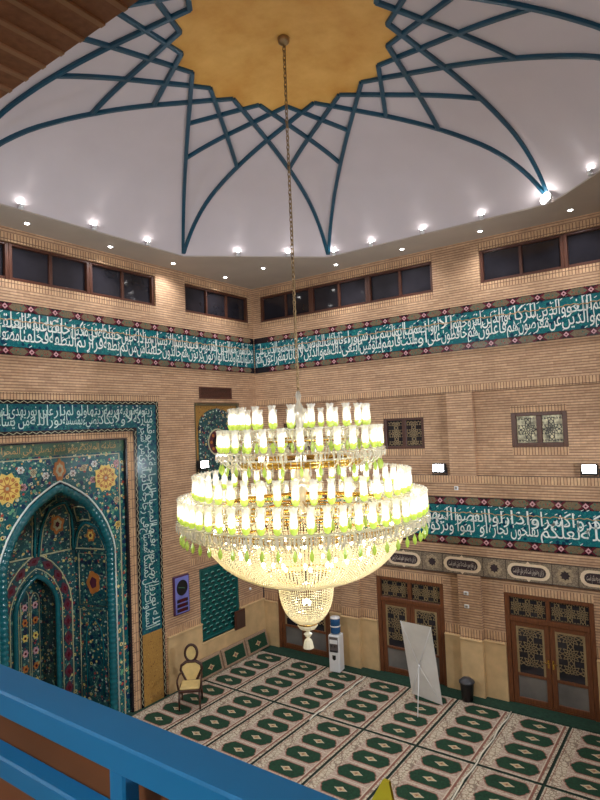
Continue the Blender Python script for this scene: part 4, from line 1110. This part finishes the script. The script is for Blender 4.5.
# one lamp
def S(z0, f, **kw): return f
lamp = MB()
arm_path = [(-0.36,0,-0.36),(-0.30,0,-0.42),(-0.2,0,-0.44),(-0.09,0,-0.40),(-0.02,0,-0.31),(0,0,-0.2)]
def sm(path, n=3):
    out = []
    P_ = [Vector(p) for p in path]
    for i in range(len(P_)-1):
        p0, p1, p2, p3 = P_[max(i-1,0)], P_[i], P_[i+1], P_[min(i+2,len(P_)-1)]
        for k in range(n):
            t = k/n; out.append(0.5*((2*p1)+(p2-p0)*t+(2*p0-5*p1+4*p2-p3)*t*t+(3*p1-p0-3*p2+p3)*t**3))
    out.append(P_[-1]); return out
def arm_geo(mb, M_=None, m=0):
    mb.tube(sm(arm_path), 0.012, 5, m, M_)
    mb.tube(sm([(-0.34,0,-0.34),(-0.25,0,-0.2),(-0.16,0,-0.22),(-0.13,0,-0.3),(-0.18,0,-0.33)], 2), 0.008, 4, m, M_)
    mb.tube([(0,0,-0.2),(0,0,-0.37)], 0.006, 4, m, M_)
    mb.lathe([(0.012,-0.215),(0.075,-0.195),(0.08,-0.185),(0.02,-0.19)], 9, m, M_)
    for i in range(5):
        a = 2*PI*i/5; T = Matrix.Translation((0.068*math.cos(a), 0.068*math.sin(a), -0.2))
        mb.lathe([(0.0,0),(0.009,-0.03),(0.012,-0.09),(0.0,-0.13)], 4, m, (M_ @ T) if M_ else T, smooth=False)
def leaf_geo(mb, M_=None, m=0):
    prof_ = [(0.016,-0.18),(0.038,-0.165),(0.050,-0.135),(0.058,-0.10)]
    n = 12; vs = []
    for k, (r_, z_) in enumerate(prof_):
        for i in range(n):
            rr = r_*(1.12 if i % 2 == 0 else 0.9) if k == 3 else r_; zz = z_+(0.02 if (k == 3 and i % 2 == 0) else 0)
            vs.append((rr*math.cos(2*PI*i/n), rr*math.sin(2*PI*i/n), zz))
    mb.add(vs, [(k*n+i, k*n+(i+1)%n, (k+1)*n+(i+1)%n, (k+1)*n+i) for k in range(3) for i in range(n)]+[tuple(range(n))[::-1]], m, False, M_)
def shade_geo(mb, M_=None, m=0):
    n = 12; pr = [(0.03,-0.135),(0.046,-0.10),(0.053,-0.05),(0.050,0.02),(0.044,0.08),(0.048,0.12),(0.064,0.15)]; vs = []
    for k, (r_, z_) in enumerate(pr):
        for i in range(n):
            zz = z_+(0.018 if (k == 6 and i % 2 == 0) else 0); vs.append((r_*math.cos(2*PI*i/n), r_*math.sin(2*PI*i/n), zz))
    mb.add(vs, [(k*n+i, k*n+(i+1)%n, (k+1)*n+(i+1)%n, (k+1)*n+i) for k in range(6) for i in range(n)], m, True, M_)
def bulb_geo(mb, M_=None, m=0):
    mb.lathe([(0.0,-0.13),(0.022,-0.11),(0.034,-0.05),(0.032,0.02),(0.018,0.065),(0.0,0.085)], 8, m, M_)
def drop_geo(mb, M_=None, m=0):
    mb.lathe([(0.0,-0.36),(0.011,-0.39),(0.032,-0.45),(0.024,-0.50),(0.0,-0.53)], 6, m, M_, smooth=False)
me_drop = MB(); drop_geo(me_drop); me_drop = me_drop.mesh('green_drop', M['lime'])
me_arm = MB(); arm_geo(me_arm); me_arm = me_arm.mesh('lamp_arm', M['crystal'])
me_leaf = MB(); leaf_geo(me_leaf); me_leaf = me_leaf.mesh('leaf_collar', M['lime'])
me_shade = MB(); shade_geo(me_shade); me_shade = me_shade.mesh('tulip_shade', M['shade'])
me_bulb = MB(); bulb_geo(me_bulb); me_bulb = me_bulb.mesh('bulb', M['bulb'])
cam_xy = Vector((12.04, -14.33))
spots_ = []
for (R, z, n_) in tiers:
    for i in range(n_):
        a = 2*PI*(i+0.5*(n_ % 4 == 2))/n_; x, y = R*math.cos(a), R*math.sin(a)
        spots_.append(((Vector((CX+x, CY+y))-cam_xy).length, x, y, z, a))
spots_.sort()
rest = MB()
proto = None
for i, (d, x, y, z, a) in enumerate(spots_):
    if i < 100:
        if proto is None:
            proto = link('lamp_arm', me_arm, ch, (x, y, Z(z)), a)
            link('leaf_collar', me_leaf, proto); link('tulip_shade', me_shade, proto); link('bulb', me_bulb, proto); link('green_drop', me_drop, proto)
        else:
            c = copy_tree(proto, ch); c.location = (x, y, Z(z)); c.rotation_euler = (0, 0, a)
    else:
        M_ = Matrix.Translation((x, y, Z(z))) @ Matrix.Rotation(a, 4, 'Z')
        arm_geo(rest, M_, 0); leaf_geo(rest, M_, 1); shade_geo(rest, M_, 2); bulb_geo(rest, M_, 3); drop_geo(rest, M_, 1)
o = rest.build('lamp_arm', [M['crystal'], M['lime'], M['shade'], M['bulb']], ch, fix=False); tag(o, kind='stuff')
# crystal fringes
def fringe(R, zt, L, n_, name='crystal_fringe', seed=1):
    rnd = random.Random(seed); mb = MB()
    for i in range(n_):
        a = 2*PI*i/n_; l = L*rnd.uniform(0.8, 1.15)
        T = Matrix.Translation((R*math.cos(a), R*math.sin(a), Z(zt)))
        for k in range(3): mb.lathe([(0,0.02-0.04*k),(0.012,-0.0-0.04*k),(0,-0.02-0.04*k)], 4, 0, T, smooth=False)
        mb.lathe([(0,-0.1),(0.016,-0.13),(0.018,-l+0.05),(0,-l)], 4, 0, T, smooth=False)
    mb.tube([(R*math.cos(2*PI*i/64), R*math.sin(2*PI*i/64), Z(zt)) for i in range(64)], 0.012, 5, closed=True)
    return mb.build(name, M['crystal'], ch, fix=False)
fringe(0.92, 6.62, 0.2, 60, seed=1); fringe(1.1, 6.32, 0.22, 76, seed=2); fringe(1.5, 5.62, 0.2, 100, seed=3)
fringe(1.80, 5.42, 0.2, 130, seed=4); fringe(1.70, 5.38, 0.2, 120, seed=5)
# bead basket
def beads(profile, n_, step, br, name):
    mb = MB(); seg = []
    P_ = sm([(r_, 0, z_) for r_, z_ in profile], 8)
    for k in range(n_):
        a = 2*PI*k/n_; ca, sa = math.cos(a), math.sin(a); acc = 0; prev = P_[0]
        for p in P_[1:]:
            L = (p-prev).length; s = step-acc
            while s <= L:
                q = prev.lerp(p, s/L); x, y, z_ = q.x*ca, q.x*sa, Z(q.z)
                mb.add([(x+br,y,z_),(x,y+br,z_),(x-br,y,z_),(x,y-br,z_),(x,y,z_+br*1.25),(x,y,z_-br*1.25)], [(0,1,4),(1,2,4),(2,3,4),(3,0,4),(1,0,5),(2,1,5),(3,2,5),(0,3,5)])
                s += step
            acc = L-(s-step); prev = p
    return mb.build(name, M['bead'], ch, fix=False)
beads([(1.66,5.34),(1.57,5.12),(1.44,4.90),(1.25,4.70),(1.0,4.54),(0.72,4.44),(0.44,4.42)], 190, 0.046, 0.0175, 'bead_basket')
beads([(0.80,5.30),(0.78,5.0),(0.72,4.72),(0.66,4.50)], 70, 0.05, 0.017, 'inner_bead_curtain')
beads([(0.44,4.46),(0.43,4.28),(0.40,4.08),(0.33,3.90),(0.22,3.78),(0.10,3.72)], 76, 0.04, 0.015, 'bead_cup')
mb = MB()
for R_, z_ in ((1.66,5.34),(0.70,4.45),(0.44,4.43),(0.15,3.72)): mb.tube([(R_*math.cos(2*PI*i/60), R_*math.sin(2*PI*i/60), Z(z_)) for i in range(60)], 0.014, 5, closed=True)
mb.build('basket_hoops', M['gold'], ch)
MB().lathe([(0.02,Z(3.76)),(0.15,Z(3.73)),(0.16,Z(3.68)),(0.13,Z(3.64)),(0.03,Z(3.62)),(0.03,Z(3.58)),(0.07,Z(3.55)),(0.04,Z(3.51)),(0.02,Z(3.49)),(0.055,Z(3.46)),(0.07,Z(3.42)),(0.085,Z(3.335)),(0.0,Z(3.31))], 10, 0, smooth=False).build('finial', M['bead'], ch)
# lamps inside the basket
for (R, z, n_) in ((1.40, 5.2, 40), (1.02, 4.84, 20), (0.5, 4.66, 8), (0.05, 4.3, 3), (0.05, 4.05, 3)):
    for i in range(n_):
        a = 2*PI*i/n_; MB().lathe([(0.0,-0.05),(0.02,-0.025),(0.023,0.012),(0.0,0.04)], 8).build('basket_bulb', M['bulb_in'], ch, (R*math.cos(a), R*math.sin(a), Z(z)))

# ------------------------------------------------------------------ floor coverings
RW, RL = 1.27, 2.42
def rug_mesh():
    mb = MB(); g = 0.012
    mb.box(g, RW-g, -RL+g, -g, 0.0, 0.010, 5)                     # dark edge / base
    def q(x0, x1, y0, y1, z, m): mb.add([(x0,y0,z),(x1,y0,z),(x1,y1,z),(x0,y1,z)], [(0,1,2,3)], m)
    q(0.03, RW-0.03, -RL+0.03, -0.03, 0.0112, 0)
    q(0.06, 0.075, -RL+0.05, -0.05, 0.0124, 2)
    q(RW-0.13, RW-0.085, -RL+0.05, -0.05, 0.0124, 2); q(RW-0.155, RW-0.135, -RL+0.05, -0.05, 0.0124, 3)
    n = 4; pitch = (RL-0.10)/n
    for i in range(n):
        yc = -0.05-pitch*(i+0.5); x0, x1 = 0.29, 1.10; h = pitch*0.355
        q(0.27, RW-0.16, yc-pitch*0.5+0.012, yc+pitch*0.5-0.012, 0.0124, 1)
        q(0.27, RW-0.16, yc-pitch*0.5-0.010, yc-pitch*0.5+0.010, 0.0132, 3)
        def octo(e, z, m):
            pts = [(x0-e,yc-0.045),(x0+0.035-e,yc-0.065),(x0+0.05-e,yc-0.125),(x0+0.125-e*0.5,yc-h-e),(x1-0.125+e*0.5,yc-h-e),(x1-0.05+e,yc-0.125),(x1-0.035+e,yc-0.065),(x1+e,yc-0.045)]
            pts += [(p[0], 2*yc-p[1]) for p in reversed(pts)]
            mb.add([(p[0],p[1],z) for p in pts], [tuple(range(len(pts)))], m)
        octo(0.022, 0.0138, 2); octo(0.0, 0.0148, 4)
        xc = (x0+x1)/2
        for (a, b, z, m) in ((0.15,0.085,0.0158,3),(0.12,0.066,0.0166,6),(0.045,0.03,0.0174,2)):
            mb.add([(xc-a,yc,z),(xc-a*0.45,yc-b*0.42,z),(xc,yc-b,z),(xc+a*0.45,yc-b*0.42,z),(xc+a,yc,z),(xc+a*0.45,yc+b*0.42,z),(xc,yc+b,z),(xc-a*0.45,yc+b*0.42,z)], [tuple(range(8))], m)
    return mb.mesh('prayer_rug', [M['rug_cream'], M['rug_rose'], M['rug_stripe'], M['rug_pale'], M['rug_green'], M['rug_dark'], M['rug_gold']])
rm = rug_mesh()
rown = ['in the row nearest the wooden doors', 'in the second row from the wooden doors', 'in the third row from the wooden doors']
for j in range(3):
    for i in range((9, 8, 6)[j]):
        o = link('prayer_rug', rm, None, (0.115+RW*i, -0.47-(RL+0.015)*j, 0.0))
        tag(o, 'green prayer rug, %s strip from the mihrab wall, %s row from the doors' % (ORD[i], ORD[j]), 'rug', 'prayer rugs on the floor')
o = MB().box(0.02, RX-0.02, -0.44, 0.0-0.001, 0, 0.012).build('carpet_runner', M['green_carpet'])
o.location.y = 0; tag(o, 'plain dark green carpet runner along the foot of the door wall', 'carpet')
cd = plain('white_cord', rgb(230,222,206), 0.8)
def cord(x, y0, y1, label):
    n = 14; tag(MB().tube([(x+0.02*math.sin(i*1.9), y0+(y1-y0)*i/n, 0.030) for i in range(n+1)], 0.017, 5).build('cord', cd), label, 'cord')
cord(7.735, -0.5, -5.2, 'white cord lying along the rug seam toward the large right door')
cord(3.925, -0.55, -3.2, 'white cord lying along the rug seam beside the water cooler')

# backrest cushions against the left wall
for i, (u0, u1, lb) in enumerate([(0.12,1.10,'dark green rug-covered backrest leaning in the room corner, nearest the doors'),(1.14,2.12,'middle of three dark green backrests leaning on the mihrab wall'),(2.16,3.10,'dark green backrest leaning on the mihrab wall, beside the wooden chair')]):
    t = thing('backrest', lb, 'backrest', (0.055, -(u0+u1)/2, 0.0), LROT, 'backrests along the mihrab wall')
    w = (u1-u0)/2; T = Matrix.Translation((0,-0.20,0.022)) @ Matrix.Rotation(math.radians(-16), 4, 'X')
    MB().bbox(-w, w, -0.05, 0.05, 0.014, 0.53, 0.02, 0, T).build('cushion', plain('backrest_tan', rgb(150,124,100), 0.9, noise=0.2, scale=30), t)
    mb = MB(); mb.box(-w+0.09, w-0.09, -0.056, -0.05, 0.08, 0.46, 0, T)
    mb.prism([(-0.13,0.245),(-0.05,0.21),(0,0.16),(0.05,0.21),(0.13,0.245),(0.05,0.28),(0,0.33),(-0.05,0.28)], -0.062, -0.056, 1, T); mb.prism([(-0.06,0.245),(0,0.2),(0.06,0.245),(0,0.29)], -0.066, -0.061, 2, T)
    mb.build('green_panel', [M['rug_green'], M['rug_gold'], M['rug_stripe']], t)

# ------------------------------------------------------------------ water cooler and bottle
wc = thing('water_cooler', 'white floor-standing water cooler beside the stone pier', 'water cooler', (3.03,-0.55,0.019), math.radians(8))
MB().bbox(-0.16, 0.16, -0.16, 0.16, 0.0, 1.0, 0.02).build('body', M['white_metal'], wc)
MB().box(-0.13, 0.13, -0.165, -0.16, 0.55, 0.95).build('front_panel', plain('cooler_grey', rgb(96,88,86), 0.4), wc)
MB().bbox(-0.12, 0.12, -0.172, -0.165, 0.77, 0.88, 0.003).build('tap_plate', M['white_metal'], wc)
for s in (-0.05, 0.05): MB().tube([(s,-0.165,0.74),(s,-0.205,0.74),(s,-0.21,0.70)], 0.012, 6).build('tap', M['black_plastic'], wc)
MB().bbox(-0.11, 0.11, -0.21, -0.165, 0.56, 0.59, 0.005).build('drip_tray', M['black_plastic'], wc)
MB().prism([(-0.05,0.46),(0.05,0.46),(0.05,0.36),(0,0.32),(-0.05,0.36)], -0.168, -0.16).build('badge', M['black_plastic'], wc)
wb = thing('water_bottle', 'blue water bottle with white bands upside down on the white cooler', 'bottle', (3.03,-0.55,1.019))
bl = plain('blue_bottle', rgb(40,84,128), 0.15, noise=0.1)
MB().lathe([(0.06,0.0),(0.135,0.03),(0.14,0.05),(0.14,0.20),(0.13,0.22),(0.14,0.24),(0.14,0.39),(0.12,0.43)], 20).build('bottle', bl, wb)
MB().lathe([(0.142,0.205),(0.146,0.21),(0.146,0.235),(0.142,0.24)], 20, caps=False).build('band', M['white_metal'], wb)
MB().lathe([(0.125,0.42),(0.138,0.425),(0.13,0.46),(0.0,0.475)], 20).build('cap', M['white_metal'], wb)

# trash bin
tb_ = thing('trash_bin', 'small black swing-lid trash bin at the foot of the brick pier', 'bin', (6.68,-0.42,0.014))
MB().lathe([(0.13,0.0),(0.165,0.42),(0.17,0.43)], 20).build('body', M['black_plastic'], tb_)
MB().lathe([(0.175,0.42),(0.19,0.43),(0.185,0.46),(0.10,0.53),(0.0,0.55)], 20).build('lid', plain('bin_lid', rgb(58,58,62), 0.35), tb_)

# banner stand seen from behind
A_, B_ = Vector((5.40,-0.80,0.03)), Vector((6.28,-1.00,0.03)); C_, D_ = Vector((5.30,-1.06,1.88)), Vector((6.20,-1.26,1.93))
bs = thing('banner_stand', 'blank grey-white roll banner on a thin X stand, leaning before the middle door', 'banner stand', ((A_.x+B_.x)/2,(A_.y+B_.y)/2,0.014))
O = Vector(bs.location); mb = MB(); nx, nz = 8, 16; vs = []; nrm = (B_-A_).cross(C_-A_).normalized()
for k in range(2):
    for j in range(nz+1):
        for i in range(nx+1):
            s, t = i/nx, j/nz; p = (A_*(1-s)+B_*s)*(1-t)+(C_*(1-s)+D_*s)*t
            p = p+nrm*(0.025*math.sin(PI*s)*math.sin(PI*t)+0.003*k); vs.append(p-O)
W = (nx+1)*(nz+1); fs = []
for k in range(2):
    for j in range(nz):
        for i in range(nx): a = k*W+j*(nx+1)+i; fs.append((a,a+1,a+nx+2,a+nx+1))
mb.add(vs, fs, 0, True); mb.build('banner_sheet', plain('banner_white', rgb(224,220,214), 0.7, noise=0.06, scale=2.5), bs)
fr = nrm if nrm.y < 0 else -nrm
hub = (A_+B_+C_+D_)/4+fr*0.10; hub.z = 0.90; mb = MB()
for q in (A_, B_, C_, D_): mb.tube([hub-O, (q+fr*0.006)-O], 0.007, 5)
mb.build('cross_struts', M['white_metal'], bs)
MB().tube([hub-O, Vector((6.0,-1.80,0.02))-O], 0.009, 6).build('support_leg', M['white_metal'], bs)
MB().lathe([(0,-0.03),(0.03,-0.015),(0.03,0.015),(0,0.03)], 10, 0, Matrix.Translation(hub-O)).build('hub', M['white_metal'], bs)

# ornate chair behind the railing
cr = thing('armchair', 'dark wooden armchair with cream padded oval headrest near the mihrab', 'chair', (0.98,-4.1,0.022), math.radians(40))
dw = wood_mat('dark_chair_wood', rgb(46,24,16), rgb(72,38,24)); uph = plain('cream_upholstery', rgb(206,178,116), 0.8, noise=0.1)
MB().bbox(-0.27, 0.27, -0.27, 0.24, 0.40, 0.46, 0.015).build('seat_frame', dw, cr); MB().bbox(-0.24, 0.24, -0.25, 0.22, 0.46, 0.52, 0.025).build('seat_cushion', uph, cr)
for sx in (-1, 1):
    MB().tube([(sx*0.24,-0.24,0.40),(sx*0.25,-0.25,0.2),(sx*0.25,-0.27,0.0)], [0.03,0.026,0.02], 8).build('leg', dw, cr)
    MB().tube([(sx*0.24,0.21,0.40),(sx*0.25,0.24,0.2),(sx*0.25,0.29,0.0)], [0.03,0.026,0.02], 8).build('leg', dw, cr)
    MB().tube(sm([(sx*0.25,0.22,0.70),(sx*0.28,0.05,0.72),(sx*0.29,-0.14,0.70),(sx*0.29,-0.23,0.66),(sx*0.27,-0.2,0.46)], 4), 0.024, 8).build('armrest', dw, cr)
T = Matrix.Translation((0,0.24,0.46)) @ Matrix.Rotation(math.radians(-8), 4, 'X')
sh = [(-0.12,0.03),(-0.26,0.30),(-0.24,0.40),(-0.12,0.48),(0.12,0.48),(0.24,0.40),(0.26,0.30),(0.12,0.03)]
MB().tube([(p[0],0,p[1]) for p in sh], 0.042, 8, 0, T, closed=True).build('back_frame', dw, cr)
MB().prism([(p[0]*0.9, 0.26+(p[1]-0.26)*0.9) for p in sh], -0.03, 0.03, 0, T).build('backrest', uph, cr)
ov = [(0.13*math.cos(2*PI*i/20), 0.69+0.17*math.sin(2*PI*i/20)) for i in range(20)]
MB().tube([(p[0]*1.12,0,0.69+(p[1]-0.69)*1.1) for p in ov], 0.04, 8, 0, T, closed=True).build('headrest_frame', dw, cr)
MB().prism(ov, -0.03, 0.03, 0, T).build('headrest', uph, cr)

# unseen floodlights added on the other two walls to brighten the hall
flood('added unseen floodlight on the far side wall nearer the door wall', (RX-0.07,-3.6,5.40), -PI/2)
flood('added unseen floodlight on the far side wall nearer the gallery', (RX-0.07,-10.0,5.40), -PI/2)
flood('added unseen floodlight above the gallery mouth nearer the mihrab wall', (3.3,RY+0.07,8.1), PI, 92, -13)
flood('added unseen floodlight above the gallery mouth nearer the far side wall', (9.9,RY+0.07,8.1), PI, 92, -13)
for x, y, z, sx, sy in ((RX-0.08,-3.6,5.385,0.08,0.25),(RX-0.08,-10.0,5.385,0.08,0.25)):
    pass
tag(MB().box(RX-0.15, RX-0.0, RY, 0, 5.22, 5.40).build('trim_4', M['soldier']), kind='structure')
tag(MB().box(0.0, RX, RY, RY+0.15, 7.95, 8.10).build('trim_5', M['soldier']), kind='structure')

# ------------------------------------------------------------------ gallery railing and parapet
tag(MB().box(0, RX, -13.30, -13.22, 4.9, 5.93).build('trim_3', M['parapet']), kind='structure')
rl = thing('railing', 'bright blue painted gallery railing crossing the lower left corner', 'railing', (6.6,-13.40,5.05))
MB().bbox(-6.55, 6.55, -0.03, 0.085, 0.925, 1.0, 0.006).build('top_rail', M['blue_paint'], rl)
MB().bbox(-6.55, 6.55, -0.03, 0.03, 0.74, 0.805, 0.006).build('lower_rail', M['blue_paint'], rl)
for x in (-6.4, -4.3, -2.1, 0.0, 2.0, 4.18, 6.3): MB().bbox(x-0.03, x+0.03, -0.02, 0.03, 0.0, 0.93, 0.006).build('post', M['blue_paint'], rl)
fl = thing('pennant', 'yellow printed pennant tip rising beyond the gallery railing at the bottom edge', 'flag', (11.43,-13.221,5.2))
mb = MB(); mb.prism([(-0.10,0.70),(-0.01,0.855),(0.005,0.855),(0.035,0.70),(0.05,0.2),(-0.2,0.2)], -0.004, 0.004)
mb.build('cloth', plain('yellow_cloth', rgb(206,190,40), 0.8, noise=0.1), fl)
mb = MB(); mb.prism([(-0.01,0.70),(-0.012,0.77),(0.0,0.79),(0.012,0.76),(0.012,0.70)], -0.007, 0.007, 0); mb.prism([(-0.045,0.70),(-0.04,0.75),(-0.03,0.76),(-0.028,0.70)], -0.007, 0.007, 0)
mb.build('print', plain('print_plum', rgb(128,56,80), 0.8), fl)
MB().tube([(0,0.008,0.0),(-0.003,0.008,0.848)], 0.006, 6).build('stick', M['white_metal'], fl)

# unseen gallery ceiling lamps, added to light the railing and hall
for i, x in enumerate((2.2, 6.6, 11.0)):
    t = thing('added_ceiling_lamp', 'added unseen %s ceiling lamp on the gallery plank soffit' % ('left-hand','middle','right-hand')[i], 'ceiling lamp', (x, -15.4, 7.77))
    MB().lathe([(0.0,-0.09),(0.12,-0.08),(0.17,-0.04),(0.18,0.0)], 20).build('diffuser', M['gal'], t); MB().lathe([(0.18,-0.03),(0.2,-0.02),(0.2,0.0)], 20).build('rim', M['white_metal'], t)

# ------------------------------------------------------------------ camera, world, colour management
f_px, yaw, pitch, roll = 581.66, 0.622933, 0.0453708, -0.0414222
fw = Vector((-math.sin(yaw)*math.cos(pitch), math.cos(yaw)*math.cos(pitch), math.sin(pitch)))
r0 = fw.cross(Vector((0,0,1))).normalized(); u0 = r0.cross(fw)
r_ = r0*math.cos(roll)+u0*math.sin(roll); u_ = -r0*math.sin(roll)+u0*math.cos(roll)
cam = bpy.data.cameras.new('camera'); cam.sensor_fit = 'VERTICAL'; cam.sensor_height = 36.0; cam.lens = f_px/800*36; cam.clip_end = 100; cam.clip_start = 0.05
co = link('camera', cam)
co.matrix_world = Matrix(((r_.x,u_.x,-fw.x,12.0418),(r_.y,u_.y,-fw.y,-14.3312),(r_.z,u_.z,-fw.z,6.8062),(0,0,0,1)))
SC.camera = co
wd = bpy.data.worlds.new('night'); SC.world = wd; wd.use_nodes = True
wd.node_tree.nodes['Background'].inputs[0].default_value = (0.02, 0.025, 0.04, 1); wd.node_tree.nodes['Background'].inputs[1].default_value = 0.3
SC.cycles.max_bounces = 8; SC.cycles.diffuse_bounces = 4; SC.cycles.transparent_max_bounces = 24; SC.cycles.sample_clamp_indirect = 6.0
SC.view_settings.view_transform = 'Standard'; SC.view_settings.look = 'None'; SC.view_settings.gamma = 1.0; SC.view_settings.use_curve_mapping = False
SC.view_settings.exposure = 1.0
